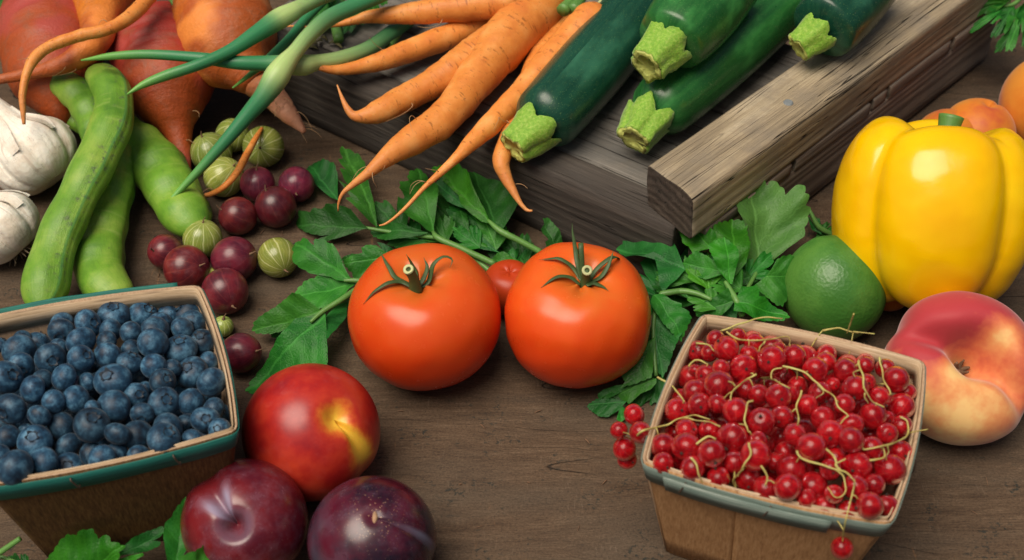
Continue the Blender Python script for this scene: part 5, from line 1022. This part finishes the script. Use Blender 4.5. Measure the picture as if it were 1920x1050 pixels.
def basket(label, corners, mats, inset, staples, split=None, over=None):
    rim = outline(corners); ctr = rim.mean(0); side = np.linalg.norm(np.array(corners[0])-np.array(corners[1]))
    e = empty('fruit_basket', (ctr[0], ctr[1], 0), label, 'basket')
    N = len(rim); n = N//4; k = 1-2*inset/side
    def lp(z, d): s = k+(1-k)*z/RIM; return offs(ctr+(rim-ctr)*s, d)
    jig = lambda sd: .05*snoise(np.c_[rim, np.zeros(N)], .9, sd)
    for i in range(4):
        ranges = [np.arange(i*n, (i+1)*n+1) % N]
        if split and i == split[0]: cut = i*n+int(n*split[1]); ranges = [np.arange(i*n, cut+1) % N, np.arange(cut, (i+1)*n+1) % N]
        for q, idx in enumerate(ranges):
            zs = np.linspace(.06, RIM+.03, 7); prof = [(lp(z, -.0-.05*q), z) for z in zs]+[(lp(z, -.075-.02*q), z) for z in zs[::-1]]
            V, F, uv = shell(prof, idx, None); mi = []
            kx = len(prof)
            for f in range(len(F)): mi.append(0 if (f % kx) < 6 else 1)
            mesh('side_panel', V, F, [M[mats[0]], M['veneer_in']], e, None, uv, smooth=True, midx=mi)
    b = lp(.12, -.14); V = np.vstack([np.c_[b, np.full(N, .16)], np.c_[b, np.full(N, .05)]]); F = [tuple(range(N)), tuple(range(2*N-1, N-1, -1))]+[(j, N+j, N+(j+1) % N, (j+1) % N) for j in range(N)]
    mesh('base_panel', V, F, M['veneer_in'], e, smooth=False)
    al = np.r_[np.arange(N), 0]
    zt = RIM-.06+jig(1)*.8; zb = RIM-1.02+jig(2)
    prof = [(lp(RIM-1, .02), zb), (lp(RIM-1, .065), zb), (lp(RIM-.5, .075)+0, (zt+zb)/2), (lp(RIM, .065), zt), (lp(RIM, .035), zt+.005)]
    V, F, uv = shell(prof, al, None); band = mesh('rim_band', V, F, M[mats[1]], e, None, uv)
    zt2 = RIM+.06+jig(3)*.9; w_ = (.02+.6*np.abs(jig(7)))[:, None]; cin = (ctr-rim)/np.linalg.norm(ctr-rim, axis=1)[:, None]
    prof = [(lp(RIM-.8, -.115), RIM-.75), (lp(RIM, -.115)+cin*w_, zt2), (lp(RIM, -.155)+cin*w_, zt2-.005), (lp(RIM-.8, -.155), RIM-.75)]
    V, F, uv = shell(prof, al, None); mesh('inner_strip', V, F, M['edge'], e, None, uv)
    if over:
        idx = np.arange(int(over[0]*N), int(over[1]*N)) % N; s = np.linspace(0, 1, len(idx))
        d = .15+.05*s[::-1]; up = over[2]
        z1 = np.zeros(N); z0 = np.zeros(N); z1[idx] = zt[idx]+up; z0[idx] = z1[idx]-.86
        prof = [(lp(RIM-.9, .13), z0), (lp(RIM-.9, .21), z0), (lp(RIM, .22), z1), (lp(RIM, .14), z1)]
        V, F, uv = shell(prof, idx, None); mesh('band_end', V, F, M[mats[1]], e, None, uv)
    for (f, tilt) in staples:
        j = int(f*N) % N; p = lp(RIM-.5, .2)[j]; t = unit(np.r_[rim[(j+1) % N]-rim[j-1], 0]); c = np.array([p[0], p[1], RIM-.5]); d = unit(t*tilt+np.array([0, 0, -1.0])); nn = unit(np.r_[p-lp(RIM-.5, 0)[j], 0])
        tube('staple', [c-d*.28-nn*.12, c-d*.27+nn*.02, c+nn*.04, c+d*.27+nn*.02, c+d*.28-nn*.12], [.035]*5, M['staple'], band, n=6, m=14)
    return e, lp
RB = [(7.5, -8.4), (15.7, -10.9), (13.0, -18.3), (4.6, -15.7)]
LB = [(-21.3, -8.8), (-12.5, -6.8), (-9.95, -14.25), (-18.7, -16.75)]
rb, rlp = basket('veneer fruit basket with a faded grey green band, holding red currants', RB, ('veneer_out', 'greyteal'), 1.05, [(.62, .35), (.71, .3), (.40, .3)], split=(2, .62), over=(.56, .735, -.12))
lb, llp = basket('veneer fruit basket with a teal band, holding blueberries', LB, ('veneer_dark', 'teal'), 1.05, [(.565, -.3), (.665, -.4), (.1, .3)], over=(.02, .235, .12))

# ------------------------------------------------------------------ piles of berries
def relax(P, R, it=60, keep=.35):
    """push overlapping balls apart along their own sight lines, nearest first"""
    P = P.copy(); ray = P-CAMP; ray /= np.linalg.norm(ray, axis=1)[:, None]
    for _ in range(it):
        for i in range(len(P)):
            for j in range(i):
                d = P[i]-P[j]; L = np.linalg.norm(d); m = (R[i]+R[j])*.93
                if L < m:
                    di, dj = dep(P[i]), dep(P[j]); s = .25*(m-L)
                    f, b = (i, j) if di < dj else (j, i)
                    P[f] -= ray[f]*s*keep; P[b] += ray[b]*s
    return P
def inside_uv(p, corners):
    c = np.array(corners); o = c[3]; u = c[2]-c[3]; v = c[0]-c[3]; q = np.linalg.solve(np.array([u, v]).T, np.asarray(p)[:2]-o); return q   # 0..1 right, 0..1 back
def heap_z(px, py, corners, edge, mid):
    z = mid
    for _ in range(6):
        q = np.clip(inside_uv(at(px, py, z), corners), 0, 1); e = min(1, 3.2*min(q[0], 1-q[0], q[1]*1.1, (1-q[1])*.9)); z = edge+(mid-edge)*(e*(2-e))
    return z
def hold_in(P, R, corners):
    """shift balls inwards until they clear the tapering walls"""
    c = np.array(corners, float); u = c[2]-c[3]; v = c[0]-c[3]; A = np.array([u, v]).T; out = P.copy()
    for i, (p, r) in enumerate(zip(P, R)):
        q = np.linalg.solve(A, p[:2]-c[3]); t = (RIM-min(p[2], RIM))*1.05/RIM
        mu, mv = (t*.8-.10+r*.80)/np.linalg.norm(u), (t*.8-.10+r*.80)/np.linalg.norm(v)
        if p[2] < RIM+r*.4: q = np.array([min(max(q[0], mu), 1-mu), min(max(q[1], mv), 1-mv)])
        out[i, :2] = c[3]+A @ q
    return out
def gaps(tr, step, rmin, poly, seed, rr, lim):
    r = np.random.default_rng(seed); out = []
    xs = [t[0] for t in tr]; ys = [t[1] for t in tr]
    for y in np.arange(min(ys)-10, max(ys)+40, step):
        for x in np.arange(max(-25, min(xs)-10), max(xs)+15, step):
            d = min(math.hypot(x-t[0], y-t[1])/t[2] for t in tr); 
            if d > rmin and (not out or min(math.hypot(x-o[0], y-o[1]) for o in out) > rr*1.25) and poly(x, y): out.append((x, y, rr*(.85+.25*r.random())))
    return out[:lim]
# blueberries, read off one by one (three times enlarged: x, y, radius)
BL1 = [(1030,200,85),(805,260,78),(640,270,88),(945,270,58),(345,295,70),(345,365,75),(495,320,70),(215,400,75),(125,410,52),(895,320,68),(1085,320,74),(620,360,66),(1025,350,65),(735,370,60),(870,360,78),(455,420,82),(600,420,58),(860,430,82),(1135,425,74),(5,440,45),(110,475,92),(330,460,55),(1015,465,90),(740,470,58),(605,500,75),(285,520,86),(455,515,72),(730,540,70),(865,560,70),(1170,540,62),(115,560,75),(970,570,50),(1080,595,90),(30,625,88),(240,640,60),(360,620,74),(635,640,95),(490,650,55),(915,645,72),(1190,650,82),(185,690,78),(300,760,65),(430,745,78),(765,725,70),(815,690,45),(920,765,85),(1075,760,75),(60,800,86),(520,800,45),(640,790,92),(800,830,66),(1155,860,70),(220,840,64),(1205,800,62),(345,900,78),(515,890,98),(945,910,85),(1040,880,58),(1235,915,60),(150,930,50),(660,940,65),(775,950,85),(925,980,90),(1080,980,62),(45,960,66),(195,985,95),(385,1010,70)]
BL2 = [(515,455,65),(580,510,76),(655,455,62),(785,490,64),(245,500,85),(385,535,85),(85,540,98),(-20,480,80),(160,610,70),(480,600,60)]
BL = [(x/3, 500+y/3, r/3) for x, y, r in BL1]+[(x/3, 700+y/3, r/3) for x, y, r in BL2[:8]]
CROWN = {0: (-.5, .55), 1: (.6, .45), 2: (.15, .72), 6: (.75, .1), 5: (.1, -.5), 10: (-.1, -.1), 22: (.05, .75), 25: (.45, -.1), 26: (.7, .35), 32: (-.2, .5), 36: (-.2, .45), 38: (.55, .3), 45: (.45, .35), 43: (.5, .2), 50: (.15, -.45), 51: (.25, .2), 58: (-.05, .2), 63: (-.6, -.1), 62: (.5, .6), 30: (.4, -.4), 47: (-.35, -.3), 72: (.2, .35), 71: (-.75, .0), 65: (.1, .5), 33: (.75, .25), 68: (.3, -.5), 18: (.0, .6), 55: (.3, .6)}
lpoly = lambda x, y: (lambda q: .05 < q[0] < .96 and .03 < q[1] < .95)(inside_uv(at(x, y, 5.4), LB))
gapL = gaps(BL, 8, .86, lpoly, 3, 26, 60)
allb = [(b, 1) for b in BL]+[(g, 0) for g in gapL]
P = np.array([at(b[0], b[1], heap_z(b[0], b[1], LB, 5.8, 6.6)-(0 if f else 1.15)) for b, f in allb]); R = np.array([cmr(b[2], p)*1.07 for (b, f), p in zip(allb, P)])
P0 = relax(P, R); P = hold_in(P0, R, LB); kp = [i for i in range(len(P)) if allb[i][1] or np.linalg.norm(P[i]-P0[i]) < .3]; P, R, allb = P[kp], R[kp], [allb[i] for i in kp]
def berry_mesh(name, mat, asp, seed, crown):
    G, t, a = ball_grid(lambda t, A: (np.sin(t)*(1+.02*np.cos(2*A+seed)), asp*np.cos(t)-.13*np.exp(-(np.sin(t)/.33)**2)*(np.cos(t) > 0)), 20, 26); G = G*(1+.022*snoise(G, 1.6, seed))[..., None]
    V, F, uv = surf(G); me = bpy.data.meshes.new(name); me.from_pydata((V*S).tolist(), [], F); me.materials.append(M[mat]); me.polygons.foreach_set('use_smooth', [True]*len(F)); l = me.uv_layers.new(name='UVMap'); l.data.foreach_set('uv', np.array(uv, np.float32).ravel()); me.update()
    return me
def crown_mesh(asp, seed):
    n = 30; a = np.linspace(0, 2*math.pi, n, endpoint=False); r = np.random.default_rng(seed); jag = 1+.35*r.normal(size=n); lob = np.clip(np.abs(np.cos(2.5*a+seed))*1.5-.25, 0, 1)*jag
    z0 = asp-.12; rows = [(.22+0*a, z0-.05+0*a), (.25+.02*lob, z0+.03+0*a), (.27+.10*lob, z0+.04+.085*lob), (.24+.09*lob, z0+.035+.075*lob), (.19+0*a, z0-.05+0*a), (.12+0*a, z0-.10+0*a), (.04+0*a, z0-.09+0*a)]
    G = np.array([np.stack([q*np.cos(a), q*np.sin(a), h], -1) for q, h in rows]); V, F, uv = surf(G); me = bpy.data.meshes.new('crown'); me.from_pydata((V*S).tolist(), [], F); me.materials.append(M['blue_crown']); me.polygons.foreach_set('use_smooth', [True]*len(F)); me.update(); return me
BM = [(berry_mesh('blueberry', 'blue', asp, k, True), crown_mesh(asp, k)) for k, asp in enumerate((.84, .88, .80, .92, .86))]
ORD = ['first', 'second', 'third', 'fourth', 'fifth', 'sixth', 'seventh', 'eighth', 'ninth', 'tenth', 'eleventh', 'twelfth', 'thirteenth', 'fourteenth', 'fifteenth', 'sixteenth', 'seventeenth', 'eighteenth', 'nineteenth', 'twentieth', 'twenty first', 'twenty second', 'twenty third', 'twenty fourth']
# rows for the descriptions: from the back rim to the front rim, counted from the right rim
uvq = np.array([inside_uv(p, LB) for p in P]); vis = np.arange(len(BL))
rows = {}
for i in vis: rows.setdefault(min(8, int((1-uvq[i][1])*9)), []).append(i)
LAB = {}
for r_i, (rw, ids) in enumerate(sorted(rows.items())):
    for k, i in enumerate(sorted(ids, key=lambda i: -uvq[i][0])):
        rp = BL[i][2]; size = 'plump' if rp > 28 else 'small' if rp < 20 else 'mid sized'
        cr = 'with crown showing' if i in CROWN else 'with crown hidden'
        LAB[i] = f'{size} blueberry {cr}, {ORD[k]} from the right rim in {ORD[r_i]} row from back'
rows = {}
for i in range(len(BL), len(allb)): rows.setdefault(min(8, int((1-uvq[i][1])*9)), []).append(i)
for r_i, ids in rows.items():
    for k, i in enumerate(sorted(ids, key=lambda i: -uvq[i][0])): LAB[i] = f'half buried blueberry in a gap, {ORD[k]} from the right rim in {ORD[r_i]} row from back'
for i, ((b, f), p) in enumerate(zip(allb, P)):
    me, cm = BM[i % 5]; o = bpy.data.objects.new('blueberry', me); link(o); o.location = Vector(p*S); r = R[i]
    st = 1+.14*RNG.random() if i % 3 == 0 else 1.0
    o.scale = (r*st, r, r)
    rs = np.random.default_rng(i+50)
    ax = view_axis(*CROWN[i]) if (f and i in CROWN) else unit(np.array([rs.normal()*.9, .6+rs.normal()*.5, -.5+rs.normal()*.5]))
    q = Vector(ax).to_track_quat('Z', 'Y'); o.rotation_mode = 'QUATERNION'; o.rotation_quaternion = q @ Quaternion((0, 0, 1), rs.random()*6.28)
    tag(o, LAB[i], 'blueberry', 'blueberries in the teal banded basket')
    if i in CROWN or i % 2: c = bpy.data.objects.new('crown', cm); link(c, o)

# red currants (three times enlarged: x, y, radius)
CU1 = [(595,352,57),(785,340,66),(725,285,45),(690,365,45),(850,275,45),(950,265,55),(945,315,55),(1070,255,67),(1250,300,75),(1365,325,50),(1490,350,58),(1580,375,45),(1165,385,62),(1080,345,40),(915,375,50),(1040,400,72),(880,450,72),(530,490,65),(670,490,55),(745,545,75),(610,465,35),(755,450,45),(1285,460,65),(1345,415,50),(1455,465,62),(1565,440,48),(1680,452,50),(1740,515,68),(1510,565,68),(1575,530,45),(1645,620,60),(1770,665,70),(1805,585,45),(610,585,65),(475,610,50),(420,685,65),(510,690,65),(635,660,65),(735,650,50),(840,690,70),(965,600,55),(895,570,55),(1080,610,68),(1150,600,50),(1185,550,50),(1240,655,55),(1310,590,60),(1385,545,40),(1450,655,55),(980,750,72),(1100,725,60),(1330,735,65),(1370,820,72),(1490,770,62),(1610,720,72),(1695,730,35),(1770,775,55),(1690,820,55),(1490,855,65),(1265,895,75),(1170,825,58),(820,845,85),(690,800,55),(560,800,58),(430,890,68),(560,895,75),(700,930,72),(950,940,78),(965,860,50),(1115,925,55),(1605,900,60),(1775,925,60),(1150,1020,80),(1520,1000,75),(1705,1020,80)]
CU2 = [(430,505,55),(590,550,65),(735,605,60),(830,500,60),(910,600,65),(1005,655,65),(1055,500,50),(1130,640,70),(1275,635,75),(1370,540,55),(1390,680,50),(1510,640,65),(1620,625,55),(1590,745,72),(1690,745,58),(1335,760,58),(1470,770,50),(1230,720,50)]
CU = [(1100+x/3, 540+y/3, r/3) for x, y, r in CU1]+[(1100+x/3, 700+y/3, r/3) for x, y, r in CU2]
HANG = [(268,712,61,6.0),(182,800,50,5.6),(302,812,64,6.3),(213,905,68,4.9),(228,965,56,4.3)]
rpoly = lambda x, y: (lambda q: .05 < q[0] < .95 and .02 < q[1] < .95)(inside_uv(at(x, y, 5.4), RB))
gapR = gaps(CU, 6, .85, rpoly, 5, 21, 90)
allc = [(b, 1) for b in CU]+[(g, 0) for g in gapR]
P = np.array([at(b[0], b[1], heap_z(b[0], b[1], RB, 6.0, 7.4)-(0 if f else 1.0)) for b, f in allc]); R = np.array([cmr(b[2], p)*1.14 for (b, f), p in zip(allc, P)])
P0 = relax(P, R); P = hold_in(P0, R, RB); kp = [i for i in range(len(P)) if allc[i][1] or np.linalg.norm(P[i]-P0[i]) < .3]; P, R, allc = P[kp], R[kp], [allc[i] for i in kp]
hp = np.array([at(1100+h[0]/3, 540+h[1]/3, h[3]) for h in HANG]+[at(1579, 1028, 5.0)]); hr = np.array([cmr(h[2]/3, p) for h, p in zip(HANG, hp)]+[cmr(22, hp[-1])])
P = np.vstack([P, hp]); R = np.r_[R, hr]
# strigs: pixel paths in the same enlarged frame, label
ST = [([(790,245),(840,285),(930,295),(1020,290),(1130,275),(1138,320)], 'currant cluster whose yellow stalk bows under the berries by the back rim'),
      ([(620,310),(680,320),(720,355)], 'currant cluster with a short bent stalk at the back left corner'),
      ([(575,440),(620,405),(680,430)], 'currant cluster with a small arched stalk near the left rim'),
      ([(950,485),(880,530),(830,570),(808,632)], 'currant cluster whose stalk curves down left of the middle'),
      ([(1100,440),(1190,460),(1260,500),(1320,560),(1380,600),(1420,670),(1470,720)], 'currant cluster with the longest yellow stalk sweeping right across the middle'),
      ([(1530,410),(1550,490),(1570,580),(1600,630),(1670,670)], 'currant cluster with a straight pale stalk near the right rim'),
      ([(1650,390),(1665,490),(1710,600)], 'currant cluster with a brown stalk at the back right corner'),
      ([(940,635),(905,650),(890,720),(905,810)], 'currant cluster with an upright hooked stalk in the left half'),
      ([(300,800),(370,790),(450,770),(540,730),(620,745),(700,755),(750,780)], 'currant cluster hanging over the left rim of the basket'),
      ([(400,500),(470,545),(510,580),(545,640)], 'currant cluster with a green stalk poking over the left rim'),
      ([(1212,575),(1185,650),(1190,765)], 'currant cluster with a thin dark upright stalk in the middle'),
      ([(915,870),(920,930),(880,1010),(830,1075),(835,1130)], 'currant cluster whose stalk curves toward the front rim, left of centre'),
      ([(1185,915),(1210,960),(1290,985),(1400,1020),(1480,1050),(1505,1130),(1480,1200),(1470,1260),(1450,1340),(1446,1420)], 'currant cluster dangling one berry over the front rim'),
      ([(1760,725),(1810,760),(1790,840),(1700,880),(1560,910)], 'currant cluster with a looped dark stalk against the right rim'),
      ([(1590,970),(1680,950),(1665,900)], 'currant cluster with a short forked stalk at the lower right'),
      ([(1330,240),(1420,225),(1500,250),(1620,258)], 'currant cluster whose bare twig sticks out over the back rim'),
      ([(760,240),(900,190),(1000,165),(1100,172)], 'currant cluster with a green stalk lying along the back rim'),
      ([(1350,905),(1395,960),(1420,1020)], 'currant cluster with a pale stalk below the centre'),
      ([(590,955),(620,1010),(650,1095)], 'currant cluster with a brown stalk at the front left'),
      ([(985,505),(1060,520),(1140,565)], 'currant cluster with a stubby pale stalk tangle in the centre'),
      ([(975,1000),(1020,1060),(1000,1110)], 'currant cluster with a small twig by the middle of the front rim'),
      ([(620,880),(680,835),(730,850)], 'currant cluster with a grey green twig over the lower left berries')]
BR = [(0, [(1000,300),(965,355)]), (5, [(1560,590),(1580,650)]), (5, [(1535,460),(1500,480),(1505,500)]), (15, [(1505,150),(1460,260),(1450,290)]), (4, [(1130,450),(1115,500)]), (4, [(1300,545),(1330,590),(1290,620)]), (12, [(1400,1020),(1440,1060),(1460,1130),(1410,1180),(1350,1120)]), (12, [(1430,1020),(1400,990),(1460,960)]), (11, [(880,1010),(850,1060)]), (8, [(540,730),(610,715),(690,740)]), (7, [(890,770),(860,765)]), (13, [(1700,880),(1690,940)]), (3, [(840,550),(810,530),(800,525)]), (6, [(1680,540),(1630,540)]), (13, [(1810,820),(1900,800)]), (19, [(1040,512),(1050,460),(1100,450)])]
def surf_z(px, py):                           # the top of the heap under a stalk
    best = None
    q = at(px, py, 6.3); ray = unit(q-CAMP)
    for p, r in zip(P, R):
        d = p-CAMP; k = d @ ray; off = np.linalg.norm(d-ray*k)
        if off < r*1.05: t = k-math.sqrt(max(0, (r*1.05)**2-off**2)); best = t if best is None else min(best, t)
    return best
def strig_path(pts):
    pp = np.array([(1100+x/3, 540+y/3) for x, y in pts]); L = np.linalg.norm(np.diff(pp, axis=0), axis=1).sum()
    pp = spline(np.c_[pp, np.zeros(len(pp))], max(6, int(L/7)))[:, :2]
    ray = np.array([unit(at(x, y, 6.5)-CAMP) for x, y in pp]); t = [surf_z(x, y) for x, y in pp]
    k = [i for i, v in enumerate(t) if v is not None]
    t = np.interp(np.arange(len(pp)), k, [t[i] for i in k]) if k else np.array([np.linalg.norm(at(x, y, 6.6)-CAMP) for x, y in pp])
    n = len(t); t = np.array([t[max(0, i-2):i+3].min() for i in range(n)]); 
    for _ in range(3): t = np.convolve(np.r_[t[0], t, t[-1]], [.25, .5, .25], 'valid')
    w = .03*np.sin(np.arange(n)*1.3+pts[0][0])
    return CAMP+ray*(t-.07)[:, None]+VR*w[:, None]
paths = [strig_path(s[0]) for s in ST]
paths[12] = np.vstack([[p for p in paths[12] if p @ np.array([0, 1, 0]) > -17.3][:-1], [at(1592, 950, 6.95), at(1586, 974, 6.8), at(1582, 995, 6.1), at(1580, 1008, 5.6)]])
paths[8] = np.vstack([[at(1190, 822, 6.2), at(1205, 808, 6.85)], paths[8][5:]])
paths[15] = np.vstack([paths[15][:-4], [at(1600, 622, 6.9), at(1640, 626, 7.0)]])
owner = []
for i, p in enumerate(P):
    if i >= len(P)-1: owner.append(12); continue
    if i >= len(P)-6: owner.append(8); continue
    owner.append(int(np.argmin([np.linalg.norm(spline(q, 12)-p, axis=1).min() for q in paths])))
roots = []
for q, (pts, lb_) in zip(paths, ST):
    b = q[len(q)//2].copy(); e = empty('currant_cluster', b, lb_, 'currants', 'red currant clusters in the basket'); roots.append(e)
    rad = np.linspace(.042, .026, len(q)); tube('stalk', q, rad, M['strig'], e, n=7, m=len(q)*3, noise=.18, nfreq=6, seed=len(q))
for o_, pts in BR:
    q = strig_path(pts)
    if o_ == 15: q = q[:2]; q[0] = at(1601, 588, 8.2); q[1] = at(1588, 625, 7.0)
    if o_ == 13 and pts[-1][0] == 1900: q = np.array([q[0], at(1712, 810, 6.95), at(1740, 805, 6.9)])
    tube('side_stalk', q, np.linspace(.036, .022, len(q)), M['strig'], roots[o_], n=6, m=20, noise=.15, nfreq=6)
cm_ = [berry_mesh('currant', 'currant', asp, 60+k, False) for k, asp in enumerate((.97, .94, 1.0))]
G, t, a = ball_grid(lambda t, A: (.10*np.sin(t)*(1+.3*np.cos(5*A)), .97+.10*np.cos(t)), 8, 15); V, F, uv = surf(G); tm = bpy.data.meshes.new('blossom_tip'); tm.from_pydata((V*S).tolist(), [], F); tm.materials.append(M['tip'])
for i, (p, r) in enumerate(zip(P, R)):
    e = roots[owner[i]]; o = bpy.data.objects.new('currant', cm_[i % 3]); link(o, e); o.location = Vector((p-ORG[e.name])*S); o.scale = (r, r, r)
    rs = np.random.default_rng(i+900); ax = view_axis(*(rs.uniform(-.6, .6), rs.uniform(-.75, .2))) if rs.random() < .45 else unit(rs.normal(size=3)+np.array([0, .6, -.6]))
    o.rotation_mode = 'QUATERNION'; o.rotation_quaternion = Vector(ax).to_track_quat('Z', 'Y')
    c = bpy.data.objects.new('blossom_tip', tm); link(c, o)
    q = spline(paths[owner[i]], 20); k = np.argmin(np.linalg.norm(q-p, axis=1)); d = np.linalg.norm(q[k]-p)
    if d < r+.9 and i % 2 == 0:
        u = unit(q[k]-p); tube('pedicel', [q[k], (q[k]+p+u*r)/2+np.array([0, 0, .08]), p+u*r*.95], [.03, .022, .03], M['strig'], e, n=5, m=7)
print('objects', len(bpy.data.objects))
